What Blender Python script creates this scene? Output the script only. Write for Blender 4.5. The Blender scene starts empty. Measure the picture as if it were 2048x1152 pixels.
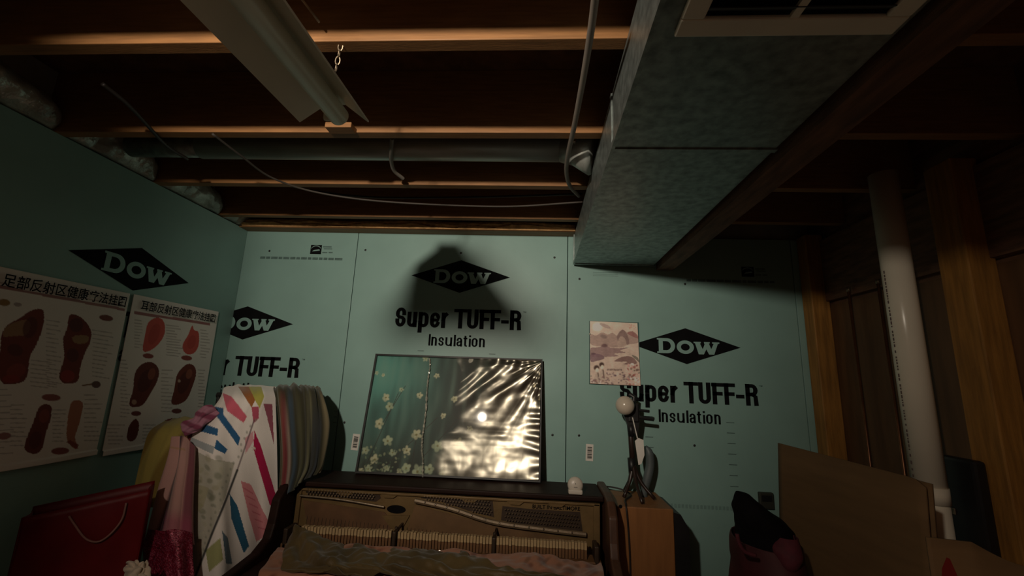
import bpy, bmesh, math, random
import numpy as np
from mathutils import Vector, Matrix, noise as mnoise
random.seed(7)
S = bpy.context.scene
COL = S.collection
PI = math.pi

# ------------------------------------------------------------------ camera, world, light, exposure
FPX = 861.65
PITCH, YAW, ROLL = 0.2037, -0.0614, 0.0362
CAM = np.array([1.0568, -2.3565, 1.6356])
def cam_axes():
    cp, sp = math.cos(PITCH), math.sin(PITCH)
    F = np.array([math.sin(YAW) * cp, math.cos(YAW) * cp, sp])
    r = np.array([math.cos(YAW), -math.sin(YAW), 0.0])
    u = np.cross(r, F)
    return math.cos(ROLL) * r + math.sin(ROLL) * u, -math.sin(ROLL) * r + math.cos(ROLL) * u, F
CR, CU, CF = cam_axes()
cd = bpy.data.cameras.new('camera'); cam = bpy.data.objects.new('camera', cd); COL.objects.link(cam)
cd.sensor_width = 36; cd.sensor_fit = 'HORIZONTAL'; cd.lens = FPX * 36 / 2048; cd.clip_start = .02
M = Matrix.Identity(4)
for i in range(3):
    M[i][0], M[i][1], M[i][2], M[i][3] = CR[i], CU[i], -CF[i], CAM[i]
cam.matrix_world = M
S.camera = cam
W = bpy.data.worlds.new('world'); S.world = W; W.use_nodes = True
W.node_tree.nodes['Background'].inputs[0].default_value = (.004, .0035, .003, 1)
W.node_tree.nodes['Background'].inputs[1].default_value = 1
LP = (0.442, -2.95, 2.370)                       # a hooded work lamp hanging behind the viewer: strong forward beam, weak spill
WARM = (1, .87, .70)
ld = bpy.data.lights.new('work_lamp_beam', 'SPOT'); lo = bpy.data.objects.new('work_lamp_beam', ld); COL.objects.link(lo)
lo.location = LP; ld.energy = 120; ld.color = WARM; ld.shadow_soft_size = .042; ld.spot_size = math.radians(73); ld.spot_blend = 1
lo.rotation_euler = (Vector((.72, 0, 2.28)) - Vector(LP)).to_track_quat('-Z', 'Y').to_euler()
ls = bpy.data.lights.new('work_lamp_spill', 'POINT'); lq = bpy.data.objects.new('work_lamp_spill', ls); COL.objects.link(lq)
lq.location = LP; ls.energy = 30; ls.color = WARM; ls.shadow_soft_size = .034
S.view_settings.view_transform = 'Standard'; S.view_settings.look = 'None'
S.view_settings.gamma = 1; S.view_settings.use_curve_mapping = False
S.view_settings.exposure = 0.0

# ------------------------------------------------------------------ helpers
def ray(px, py): return CF + CR * ((px - 1024) / FPX) - CU * ((py - 576) / FPX)
def hit(px, py, ax, val):
    d = ray(px, py); return CAM + d * ((val - CAM[ax]) / d[ax])
def aty(px, py, Y): return hit(px, py, 1, Y)
def to_px(P):
    d = np.asarray(P, float) - CAM; z = d @ CF
    return 1024 + FPX * (d @ CR) / z, 576 - FPX * (d @ CU) / z
def lin(c):
    c = np.asarray(c, float) / 255.0
    return np.where(c <= .04045, c / 12.92, ((c + .055) / 1.055) ** 2.4)

def nodes(name):
    m = bpy.data.materials.new(name); m.use_nodes = True
    return m, m.node_tree, m.node_tree.nodes['Principled BSDF']
def mat(name, col, rough=.6, metal=0., var=.12, scale=14., bump=.0, bscale=60., stretch=(1, 1, 1), spec=.5, coat=0., col2=None, sheen=0.):
    m, t, b = nodes(name); N, L = t.nodes, t.links
    tc = N.new('ShaderNodeTexCoord'); mp = N.new('ShaderNodeMapping'); mp.inputs['Scale'].default_value = stretch
    L.new(tc.outputs['Object'], mp.inputs['Vector'])
    nz = N.new('ShaderNodeTexNoise'); nz.inputs['Scale'].default_value = scale; nz.inputs['Detail'].default_value = 6
    L.new(mp.outputs[0], nz.inputs['Vector'])
    rp = N.new('ShaderNodeValToRGB'); c = np.array(col)
    a = c * (1 - var); z = c * (1 + var) if col2 is None else np.array(col2)
    rp.color_ramp.elements[0].position = .3; rp.color_ramp.elements[1].position = .72
    rp.color_ramp.elements[0].color = (*a, 1); rp.color_ramp.elements[1].color = (*np.minimum(z, 1), 1)
    L.new(nz.outputs['Fac'], rp.inputs[0]); L.new(rp.outputs[0], b.inputs['Base Color'])
    b.inputs['Roughness'].default_value = rough; b.inputs['Metallic'].default_value = metal
    b.inputs['Specular IOR Level'].default_value = spec; b.inputs['Coat Weight'].default_value = coat
    b.inputs['Sheen Weight'].default_value = sheen
    if bump:
        n2 = N.new('ShaderNodeTexNoise'); n2.inputs['Scale'].default_value = bscale; n2.inputs['Detail'].default_value = 4
        L.new(mp.outputs[0], n2.inputs['Vector'])
        bp = N.new('ShaderNodeBump'); bp.inputs['Strength'].default_value = bump; bp.inputs['Distance'].default_value = .01
        L.new(n2.outputs['Fac'], bp.inputs['Height']); L.new(bp.outputs[0], b.inputs['Normal'])
    return m
def painted(name, rough=.7, spec=.3, bump=0., bscale=200., metal=0., sheen=0., coat=0.):
    """material whose base colour is the print stored on the mesh"""
    m, t, b = nodes(name); N, L = t.nodes, t.links
    at = N.new('ShaderNodeAttribute'); at.attribute_name = 'print'
    L.new(at.outputs['Color'], b.inputs['Base Color'])
    b.inputs['Roughness'].default_value = rough; b.inputs['Specular IOR Level'].default_value = spec
    b.inputs['Metallic'].default_value = metal; b.inputs['Sheen Weight'].default_value = sheen
    b.inputs['Coat Weight'].default_value = coat
    if bump:
        tc = N.new('ShaderNodeTexCoord')
        n2 = N.new('ShaderNodeTexNoise'); n2.inputs['Scale'].default_value = bscale
        L.new(tc.outputs['Object'], n2.inputs['Vector'])
        bp = N.new('ShaderNodeBump'); bp.inputs['Strength'].default_value = bump; bp.inputs['Distance'].default_value = .004
        L.new(n2.outputs['Fac'], bp.inputs['Height']); L.new(bp.outputs[0], b.inputs['Normal'])
    return m

def tag(o, label=None, cat=None, group=None, kind=None):
    for k, v in (('label', label), ('category', cat), ('group', group), ('kind', kind)):
        if v: o[k] = v
    return o
def empty(name, loc, label=None, cat=None, group=None, kind=None):
    o = bpy.data.objects.new(name, None); COL.objects.link(o); o.location = loc; o.empty_display_size = .05
    return tag(o, label, cat, group, kind)
def wmat(o):
    m = Matrix.Translation(o.location)
    return (wmat(o.parent) @ o.matrix_parent_inverse @ m) if o.parent else m
def link(name, me, m, parent=None, smooth=False):
    o = bpy.data.objects.new(name, me); COL.objects.link(o)
    for x in (m if isinstance(m, (list, tuple)) else [m]):
        me.materials.append(x)
    if smooth:
        me.polygons.foreach_set('use_smooth', [True] * len(me.polygons))
    if parent:
        o.parent = parent; o.matrix_parent_inverse = wmat(parent).inverted()
    return o

class MB:
    def __init__(s): s.bm = bmesh.new(); s.mi = 0
    def _f(s, vs):
        try:
            f = s.bm.faces.new(vs); f.material_index = s.mi
        except ValueError: pass
    def box(s, a, b, bevel=0., rot=None, piv=None):
        vs = [s.bm.verts.new((x, y, z)) for x in (a[0], b[0]) for y in (a[1], b[1]) for z in (a[2], b[2])]
        fs = []
        for q in ((0, 1, 3, 2), (4, 6, 7, 5), (0, 4, 5, 1), (2, 3, 7, 6), (0, 2, 6, 4), (1, 5, 7, 3)):
            f = s.bm.faces.new([vs[i] for i in q]); f.material_index = s.mi; fs.append(f)
        if rot is not None:
            p = Vector(piv if piv is not None else [(a[i] + b[i]) / 2 for i in range(3)])
            for v in vs: v.co = rot @ (v.co - p) + p
        if bevel:
            es = list({e for f in fs for e in f.edges})
            bmesh.ops.bevel(s.bm, geom=es, offset=bevel, segments=2, affect='EDGES', profile=.5)
        return s
    def tube(s, pts, r, seg=10, closed=False, cap=True):
        pts = [Vector(p) for p in pts]; n = len(pts); rr = r if hasattr(r, '__len__') else [r] * n
        rings = []; up = Vector((0, 0, 1))
        for i, p in enumerate(pts):
            if closed: t = (pts[(i + 1) % n] - pts[i - 1]).normalized()
            else: t = (pts[min(i + 1, n - 1)] - pts[max(i - 1, 0)]).normalized()
            if i == 0:
                a = t.cross(up)
                if a.length < 1e-3: a = t.cross(Vector((1, 0, 0)))
                a.normalize()
            else:
                a = (a - t * a.dot(t)).normalized()
            b = t.cross(a)
            rings.append([s.bm.verts.new(p + (a * math.cos(q) + b * math.sin(q)) * rr[i]) for q in [2 * PI * k / seg for k in range(seg)]])
        m = n if closed else n - 1
        for i in range(m):
            A, B = rings[i], rings[(i + 1) % n]
            for k in range(seg): s._f([A[k], A[(k + 1) % seg], B[(k + 1) % seg], B[k]])
        if cap and not closed: s._f(rings[0][::-1]); s._f(rings[-1])
        return s
    def prism(s, prof, axis, lo_, hi_):
        """extrude a 2D outline along axis 0/1/2 (outline given in the two other axes, in order)"""
        def P(q, w):
            c = [0, 0, 0]; o = [i for i in range(3) if i != axis]
            c[axis] = w; c[o[0]], c[o[1]] = q; return s.bm.verts.new(c)
        A = [P(q, lo_) for q in prof]; B = [P(q, hi_) for q in prof]; n = len(prof)
        s._f(A[::-1]); s._f(B)
        for k in range(n): s._f([A[k], A[(k + 1) % n], B[(k + 1) % n], B[k]])
        return s
    def lathe(s, c, prof, seg=24, axis=Vector((0, 0, 1))):
        c = Vector(c); q = Vector((0, 0, 1)).rotation_difference(Vector(axis)); rings = []
        for r, h in prof:
            rings.append([s.bm.verts.new(c + q @ Vector((r * math.cos(2 * PI * k / seg), r * math.sin(2 * PI * k / seg), h))) for k in range(seg)])
        for A, B in zip(rings, rings[1:]):
            for k in range(seg): s._f([A[k], A[(k + 1) % seg], B[(k + 1) % seg], B[k]])
        s._f(rings[0][::-1]); s._f(rings[-1]); return s
    def quad(s, *p): s._f([s.bm.verts.new(q) for q in p]); return s
    def build(s, name, m, parent=None, smooth=False):
        bmesh.ops.recalc_face_normals(s.bm, faces=s.bm.faces)
        me = bpy.data.meshes.new(name); s.bm.to_mesh(me); s.bm.free()
        return link(name, me, m, parent, smooth)

def crom(P, n, axis):
    """Catmull-Rom resampling of an array of control points along one axis"""
    P = np.moveaxis(np.asarray(P, float), axis, 0); k = P.shape[0]
    t = np.linspace(0, k - 1, n); i = np.minimum(t.astype(int), k - 2); f = (t - i)[(...,) + (None,) * (P.ndim - 1)]
    g = lambda j: P[np.clip(j, 0, k - 1)]
    p0, p1, p2, p3 = g(i - 1), g(i), g(i + 1), g(i + 2)
    p0 = np.where((i == 0)[(...,) + (None,) * (P.ndim - 1)], 2 * p1 - p2, p0)
    p3 = np.where((i == k - 2)[(...,) + (None,) * (P.ndim - 1)], 2 * p2 - p1, p3)
    r = .5 * (2 * p1 + (p2 - p0) * f + (2 * p0 - 5 * p1 + 4 * p2 - p3) * f ** 2 + (3 * p1 - p0 - 3 * p2 + p3) * f ** 3)
    return np.moveaxis(r, 0, axis)
def spline(pts, n): return crom(np.array(pts, float), n, 0)
def grid_mesh(name, V, m, parent=None, colors=None, thick=0., smooth=True):
    nr, nc = V.shape[:2]
    idx = np.arange(nr * nc).reshape(nr, nc)
    F = np.stack([idx[:-1, :-1], idx[:-1, 1:], idx[1:, 1:], idx[1:, :-1]], -1).reshape(-1, 4)
    me = bpy.data.meshes.new(name); me.from_pydata(V.reshape(-1, 3).tolist(), [], F.tolist())
    if colors is not None:
        a = me.color_attributes.new('print', 'FLOAT_COLOR', 'POINT')
        c = np.ones((nr * nc, 4), np.float32); c[:, :colors.shape[-1]] = colors.reshape(nr * nc, -1)
        a.data.foreach_set('color', c.ravel())
    o = link(name, me, m, parent, smooth)
    if thick:
        md = o.modifiers.new('thickness', 'SOLIDIFY'); md.thickness = thick; md.offset = 0
    return o
def gnoise(V, sc, seed=0.):
    sh = V.shape[:-1]
    return np.array([mnoise.noise(Vector(p) * sc + Vector((seed, seed * 1.7, -seed))) for p in V.reshape(-1, 3)]).reshape(sh)
def normals(V):
    a = np.gradient(V, axis=0); b = np.gradient(V, axis=1); n = np.cross(b, a)
    return n / (np.linalg.norm(n, axis=-1, keepdims=True) + 1e-9)

class Paint:
    """flat print on a sheet: coordinates X, Y per vertex in any 2D frame"""
    def __init__(s, X, Y, base): s.X, s.Y = X, Y; s.C = np.ones(X.shape + (3,)) * lin(base)
    def put(s, msk, col, a=1.):
        w = (msk * a)[..., None]; s.C = s.C * (1 - w) + lin(col) * w; return s
    def ell(s, cx, cy, rx, ry, rot, col, a=1., soft=.12):
        c, q = math.cos(rot), math.sin(rot); x = s.X - cx; y = s.Y - cy
        d = np.sqrt(((x * c + y * q) / rx) ** 2 + ((-x * q + y * c) / ry) ** 2)
        return s.put(np.clip((1 - d) / soft + .5, 0, 1), col, a)
    def inside(s, pts):
        m = np.zeros(s.X.shape, bool); n = len(pts)
        for i in range(n):
            x1, y1 = pts[i]; x2, y2 = pts[(i + 1) % n]
            if y1 == y2: continue
            c = ((y1 > s.Y) != (y2 > s.Y)) & (s.X < (x2 - x1) * (s.Y - y1) / (y2 - y1) + x1); m ^= c
        return m.astype(float)
    def poly(s, pts, col, a=1., smooth=0):
        if smooth:
            p = np.array(list(pts) + [pts[0]], float); pts = spline(np.vstack([p[-2:-1], p, p[1:2]]), smooth * len(p))[smooth:-smooth]
        return s.put(s.inside(pts), col, a)
    def line(s, x1, y1, x2, y2, w, col, a=1.):
        dx, dy = x2 - x1, y2 - y1; l2 = dx * dx + dy * dy + 1e-12
        t = np.clip(((s.X - x1) * dx + (s.Y - y1) * dy) / l2, 0, 1)
        d = np.hypot(s.X - x1 - t * dx, s.Y - y1 - t * dy)
        return s.put(np.clip((w / 2 - d) / (w * .25) + .5, 0, 1), col, a)

def curve_mesh(cu):
    o = bpy.data.objects.new('tmp', cu); COL.objects.link(o)
    dg = bpy.context.evaluated_depsgraph_get(); me = bpy.data.meshes.new_from_object(o.evaluated_get(dg))
    bpy.data.objects.remove(o); bpy.data.curves.remove(cu); return me
def text_mesh(body, bold=0.):
    cu = bpy.data.curves.new('lettering', 'FONT'); cu.body = body; cu.size = 1; cu.offset = bold; cu.resolution_u = 4
    return curve_mesh(cu)
def arc(cx, cy, rx, ry, a0, a1, n=9):
    return [(cx + rx * math.cos(math.radians(a)), cy + ry * math.sin(math.radians(a))) for a in np.linspace(a0, a1, n)]
def glyph(ch, w, h):
    """centre lines of condensed grotesque letters; w half stroke is already taken off by the caller: box 0..1 x 0..1 (cap), x height .74"""
    k = .74
    return {
        'S': (.53, [arc(.5, .75, .5, .25, 20, 270, 14)[:0] + [(1, .72)] + arc(.5, .74, .5, .26, 10, 180, 9) + [(.02, .62), (.2, .52), (.8, .46), (.98, .36)] + arc(.5, .26, .5, .26, 0, -170, 9) + [(0, .30)]]),
        'u': (.50, [[(0, k), (0, .2)] + arc(.48, .2, .48, .2, 180, 330, 6) + [(1, .22)], [(1, k), (1, 0)]]),
        'p': (.52, [[(0, k), (0, -.27)], [(0, .2)] + arc(.5, .2, .5, .2, 200, 360, 7) + [(1, k - .2)] + arc(.5, k - .2, .5, .2, 0, 160, 7) + [(0, k - .22)]]),
        'e': (.50, [[(.05, k * .5), (1, k * .5), (1, k - .2)] + arc(.5, k - .2, .5, .2, 10, 180, 8) + [(0, .2)] + arc(.5, .2, .5, .2, 180, 350, 8)]),
        'r': (.34, [[(0, k), (0, 0)], [(0, .42), (.35, .62), (1, k - .01)]]),
        'T': (.53, [[(-.25, 1), (1.25, 1)], [(.5, 1), (.5, 0)]]),
        'U': (.56, [[(0, 1), (0, .22)] + arc(.5, .22, .5, .22, 180, 360, 10) + [(1, 1)]]),
        'F': (.47, [[(0, 1.0), (0, 0)], [(-.2, 1), (1.2, 1)], [(0, .50), (1.05, .50)]]),
        '-': (.35, [[(-.2, .38), (1.2, .38)]]),
        'R': (.56, [[(0, 1), (0, 0)], [(0, 1), (.55, 1)] + arc(.6, .76, .4, .24, 90, -90, 9) + [(0, .52)], [(.6, .50), (.95, .40), (1, 0)]]),
        'I': (.10, [[(.5, 1), (.5, 0)]]),
        'n': (.42, [[(0, k), (0, 0)], [(0, k - .2)] + arc(.5, k - .2, .5, .2, 160, 0, 8) + [(1, 0)]]),
        's': (.40, [[(1, k * .72)] + arc(.5, k * .74, .5, k * .26, 10, 180, 8) + [(.1, k * .58), (.9, k * .42)] + arc(.5, k * .26, .5, k * .26, 0, -170, 8)]),
        'l': (.10, [[(.5, 1), (.5, 0)]]),
        'a': (.42, [[(.02, k * .74)] + arc(.5, k - .17, .48, .17, 170, 0, 7) + [(1, 0)], [(1, k * .58), (.3, k * .48)] + arc(.35, k * .26, .35, k * .26, 100, 290, 7) + [(1, .12)]]),
        't': (.26, [[(.35, .93), (.35, .14), (.6, 0), (1.1, 0)], [(-.3, k), (1.1, k)]]),
        'i': (.10, [[(.5, .66), (.5, 0)], [(.5, 1), (.5, .96)]]),
        'o': (.44, [arc(.5, k - .2, .5, .2, 0, 180, 8) + arc(.5, .2, .5, .2, 180, 360, 8) + [(1, k - .2)]]),
    }[ch]
def stroke_text(body, sw, gap, space=.35, tight=0.):
    """flat lettering from stroked centre lines, cap height 1, stroke width sw"""
    vs, fs = [], []; x = 0.
    for ch in body:
        if ch == ' ': x += space; continue
        w, lines = glyph(ch, 0, 0)
        iw = max(w - sw, .02)
        for L_ in lines:
            P = np.array([(x + sw / 2 + a * iw, b * (1 - sw * .9) + sw * .45 if b >= 0 else b + sw * .45) for a, b in L_])
            keep = [0] + [i for i in range(1, len(P)) if np.hypot(*(P[i] - P[i - 1])) > 1e-4]; P = P[keep]; n = len(P)
            T = np.array([(P[min(i + 1, n - 1)] - P[max(i - 1, 0)]) for i in range(n)]); T /= np.hypot(T[:, 0], T[:, 1])[:, None] + 1e-9
            Nn = np.stack([-T[:, 1], T[:, 0]], 1); b0 = len(vs)
            ext = np.zeros(n); 
            P = P.copy(); d0 = (P[0] - P[1]) / (np.hypot(*(P[0] - P[1])) + 1e-9); d1 = (P[-1] - P[-2]) / (np.hypot(*(P[-1] - P[-2])) + 1e-9)
            P[0] = P[0] + d0 * sw * .43; P[-1] = P[-1] + d1 * sw * .43
            tw = sw * (.5 - .09 * np.abs(T[:, 0]))
            for i in range(n):
                vs.append((*(P[i] + Nn[i] * tw[i]), 0)); vs.append((*(P[i] - Nn[i] * tw[i]), 0))
            for i in range(n - 1): fs.append((b0 + 2 * i, b0 + 2 * i + 1, b0 + 2 * i + 3, b0 + 2 * i + 2))
        x += w + gap
    me = bpy.data.meshes.new('lettering'); me.from_pydata(vs, [], fs); return me
def outline_mesh(loops):
    cu = bpy.data.curves.new('lettering', 'CURVE'); cu.dimensions = '2D'; cu.fill_mode = 'BOTH'
    for L_ in loops:
        sp = cu.splines.new('POLY'); sp.points.add(len(L_) - 1); sp.use_cyclic_u = True
        for p, q in zip(sp.points, L_): p.co = (q[0], q[1], 0, 1)
    return curve_mesh(cu)
def place2d(name, me, org, ex, ez, box2, m, parent, off=.0012):
    """lay a flat mesh (x, y) so that its bounding box fills box2 = (x0, z0, x1, z1) on the plane org + x*ex + z*ez"""
    n = len(me.vertices); co = np.empty(n * 3); me.vertices.foreach_get('co', co); co = co.reshape(-1, 3)
    a, b = co.min(0), co.max(0); x0, z0, x1, z1 = box2
    u = x0 + (co[:, 0] - a[0]) / (b[0] - a[0]) * (x1 - x0)
    v = z0 + (co[:, 1] - a[1]) / (b[1] - a[1]) * (z1 - z0)
    ex, ez = np.array(ex, float), np.array(ez, float); nn = np.cross(ex, ez); nn /= np.linalg.norm(nn)
    P = np.array(org) + u[:, None] * ex + v[:, None] * ez + nn * off
    me.vertices.foreach_set('co', P.ravel()); me.update()
    return link(name, me, m, parent)

# ------------------------------------------------------------------ materials
FOAM = mat('foam_board_facing', (.275, .45, .415), .42, var=.05, scale=5, bump=.05, bscale=25)
INK = mat('black_ink', (.006, .006, .007), .8, var=.2, spec=.1)
INKG = mat('faded_ink', (.10, .17, .16), .5, var=.25, scale=60)
INKF = mat('very_faded_ink', (.21, .345, .32), .45, var=.1, scale=60)
PINE = mat('pine', (.285, .132, .046), .6, var=.22, scale=9, stretch=(1, 12, 12), bump=.08, bscale=40)
PINEY = mat('pine_post', (.34, .155, .032), .6, var=.3, scale=7, stretch=(9, 9, .8), bump=.1, bscale=30)
OLDWOOD = mat('old_beam_wood', (.16, .075, .04), .75, var=.45, scale=8, stretch=(6, 1, 6), bump=.2)
OSB = mat('subfloor', (.17, .075, .032), .8, var=.3, scale=20)
GALV = mat('galvanised_steel', (.30, .34, .33), .42, .75, var=.35, scale=35, bump=.05, bscale=25)
GALV2 = mat('galvanised_pipe', (.50, .52, .49), .42, .55, var=.2, scale=9, stretch=(.5, 4, 4))
WHITEM = mat('white_enamel', (.86, .80, .66), .35, var=.06, scale=8)
CABLE = mat('grey_cable', (.20, .17, .145), .55, var=.1)
DARKCABLE = mat('dark_cable', (.022, .016, .014), .55)
CONC = mat('concrete', (.36, .34, .31), .85, var=.25, scale=6, bump=.1)
CARD = mat('cardboard', (.155, .085, .034), .85, var=.12, scale=5, stretch=(1, 1, 8))
BROWNP = mat('brown_panel', (.12, .056, .022), .6, var=.25, scale=6, stretch=(5, 5, .6))
PVC = mat('white_pvc', (.86, .78, .64), .25, var=.05, scale=4)
FOAMY = mat('spray_foam', (.74, .46, .20), .8, var=.35, scale=30, bump=.5, bscale=50)
BLACK = mat('black_cloth', (.006, .005, .006), .95, var=.3, spec=.1)
BLKP = mat('black_plastic', (.012, .011, .012), .45, var=.2)
BRNP = mat('brown_plastic', (.030, .016, .012), .35, var=.2)
WHITEP = mat('white_plastic', (.62, .56, .48), .35, var=.04)
PIANO = mat('piano_mahogany', (.020, .007, .004), .6, var=.35, scale=7, stretch=(.6, 6, 6), spec=.2)
PIANO2 = mat('piano_side_wood', (.085, .036, .019), .5, var=.3, scale=7, stretch=(6, 6, .6))
BRONZE = mat('bronzed_iron', (.18, .11, .042), .5, .25, var=.18, scale=12, bump=.06, bscale=80)
DKIRON = mat('dark_iron', (.045, .026, .015), .55, .2, var=.3, scale=30)
STEEL = mat('worn_steel', (.26, .20, .14), .5, .7, var=.3, scale=50, bump=.1, bscale=60)
SHINY = mat('bright_steel', (.85, .80, .70), .18, 1., var=.05)
FELT = mat('hammer_felt', (.48, .33, .17), .9, var=.12, scale=30)
HAMW = mat('hammer_wood', (.17, .080, .032), .6, var=.25, scale=20)
SPKW = mat('speaker_veneer', (.30, .125, .040), .5, var=.16, scale=6, stretch=(6, 6, .6))
PAPER = mat('white_label', (.78, .74, .68), .7, var=.04)
LAMPW = mat('lamp_globe', (.62, .53, .43), .22, var=.03, spec=.6)
RED = mat('red_bag_paper', (.13, .002, .004), .5, var=.12, spec=.3)
PLASTIC = mat('batt_plastic', (.42, .42, .38), .2, .25, var=.4, scale=10, bump=.9, bscale=22)

# ------------------------------------------------------------------ room shell
XL, XR, ZB, ZF = -.678, 2.56, 2.4355, 2.675
floor = tag(MB().box((-2.2, -4.7, -.1), (3.2, .3, 0)).build('floor', CONC), 'bare grey concrete basement floor', kind='structure')
ceiling = tag(MB().box((-2.2, -4.7, ZF), (3.2, .3, ZF + .03)).build('ceiling', OSB), 'dark wooden subfloor above the open joists', kind='structure')
for k in range(-1, 4):
    y = -.648 - .4064 * k if k >= 0 else -.2416
    z0 = ZB + (.006 if k == -1 else 0)
    MB().box((-.95, y, z0), (3.1, y + .038, ZF), .002).build('joist', PINE, ceiling)
wb = tag(MB().box((-1.3, .052, 0), (3.2, .15, ZF)).build('wall_back', CONC), 'back wall clad in teal foil faced foam boards', kind='structure')
wl = tag(MB().box((XL - .16, -4.6, 0), (XL - .05, .15, ZF)).build('wall_left', CONC), 'left wall clad in teal foil faced foam boards', kind='structure')
wr = tag(MB().box((XR + .012, -4.6, 0), (XR + .08, .15, ZF)).build('wall_right', OLDWOOD), 'dark stud wall with brown panelling', kind='structure')
tag(MB().box((-.85, -4.7, 0), (3.2, -4.6, ZF)).build('wall_front', OLDWOOD), 'far wall of the basement behind the viewer', kind='structure')
tag(MB().box((XL - .05, -2.62, 0), (.28, -2.56, ZF)).build('wall_occluder', OLDWOOD), 'added unseen wall stub that shades the left wall', kind='structure')  # added out of view to keep lamp light off the left wall and joists

# lettering shared by the foam boards -------------------------------------------------------
def dow_letters():
    D = [(-515, 131), (-340, 131)] + [(-335 + 140 * math.sin(a), -4 + 135 * math.cos(a)) for a in np.linspace(.02, PI - .02, 14)] + \
        [(-515, -139), (-515, -112), (-485, -108), (-485, 100), (-515, 104)]
    Di = [(-410, 78), (-355, 78)] + [(-350 + 80 * math.sin(a), -4 + 82 * math.cos(a)) for a in np.linspace(.05, PI - .05, 10)] + [(-410, -86)]
    O = [(-15 + 152 * math.cos(a), -20 + 121 * math.sin(a)) for a in np.linspace(0, 2 * PI, 28)[:-1]]
    Oi = [(-15 + 78 * math.cos(a), -20 + 62 * math.sin(a)) for a in np.linspace(0, 2 * PI, 22)[:-1]]
    Wd = [(135, 82), (262, 82), (262, 58), (245, 55), (290, -48), (328, 40), (318, 62), (318, 82), (420, 82), (420, 60), (402, 57), (440, -42),
          (486, 52), (460, 58), (460, 82), (588, 82), (588, 58), (560, 54), (486, -140), (398, -140), (352, -48), (306, -140), (216, -140), (160, 55), (135, 60)]
    return [D, Di, O, Oi, Wd]
def lozenge(): return [[(-955, 0), (0, 315), (955, 0), (0, -315)]]
def board_print(panel, org, ex, ez, xc, zd, full=True, energy=True, tm=True):
    """logo lozenge centred at (xc, zd), product name and kind under it, on the plane org + x ex + z ez"""
    h = .095; w = .282
    place2d('logo_lozenge', outline_mesh(lozenge()), org, ex, ez, (xc - w, zd - h, xc + w, zd + h), INK, panel, .0012)
    s = .564 / 1910
    place2d('logo_lettering', outline_mesh(dow_letters()), org, ex, ez, (xc - 515 * s, zd - 141 * s, xc + 588 * s, zd + 131 * s), FOAM, panel, .0022)
    if full:
        bz = zd - .296
        place2d('product_lettering', stroke_text('Super TUFF-R', .205, .07, .28), org, ex, ez, (xc - .352, bz - .029, xc + .353, bz + .110), INK, panel)
        place2d('product_lettering', stroke_text('Insulation', .145, .11), org, ex, ez, (xc - .155, bz - .098, xc + .157, bz - .035), INK, panel)
        if tm: place2d('trademark_lettering', text_mesh('TM', .01), org, ex, ez, (xc + .360, bz + .098, xc + .378, bz + .106), INKG, panel)
    if energy:
        lg = MB(); cx, cz = xc + .36, zd + .455 if zd < 2 else 2.335
        O3 = np.array(org); E1, E2 = np.array(ex, float), np.array(ez, float); nn = np.cross(E1, E2)
        q = lambda a, b, o=.0012: tuple(O3 + (cx + a) * E1 + (cz + b) * E2 + nn * o)
        lg.quad(q(-.033, -.028), q(.033, -.028), q(.033, .028), q(-.033, .028))
        lg.build('efficiency_mark', INK, panel)
        st = MB()
        arc = [(.030 * math.cos(t), -.004 + .022 * math.sin(t)) for t in np.linspace(.5, PI - .3, 12)]
        for (a, b), (c, d) in zip(arc, arc[1:]):
            st.quad(q(a, b - .0015, .002), q(c, d - .0015, .002), q(c, d + .0015, .002), q(a, b + .0015, .002))
        st.quad(q(-.022, -.012, .002), q(.020, -.008, .002), q(.020, -.004, .002), q(-.022, -.006, .002))
        st.build('efficiency_arc', INKG, panel)
        for j, (a, b, wd) in enumerate(((.040, .014, .05), (.040, .004, .045), (.040, -.020, .030), (.078, -.018, .020))):
            ln = MB(); ln.quad(q(a, b), q(a + wd, b), q(a + wd, b + .006), q(a, b + .006)); ln.build('small_print', INKG, panel)
        ln = MB(); ln.quad(q(-.34, -.070), q(.10, -.070), q(.10, -.058), q(-.34, -.058)); ln.build('small_print', INKG, panel)

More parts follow.
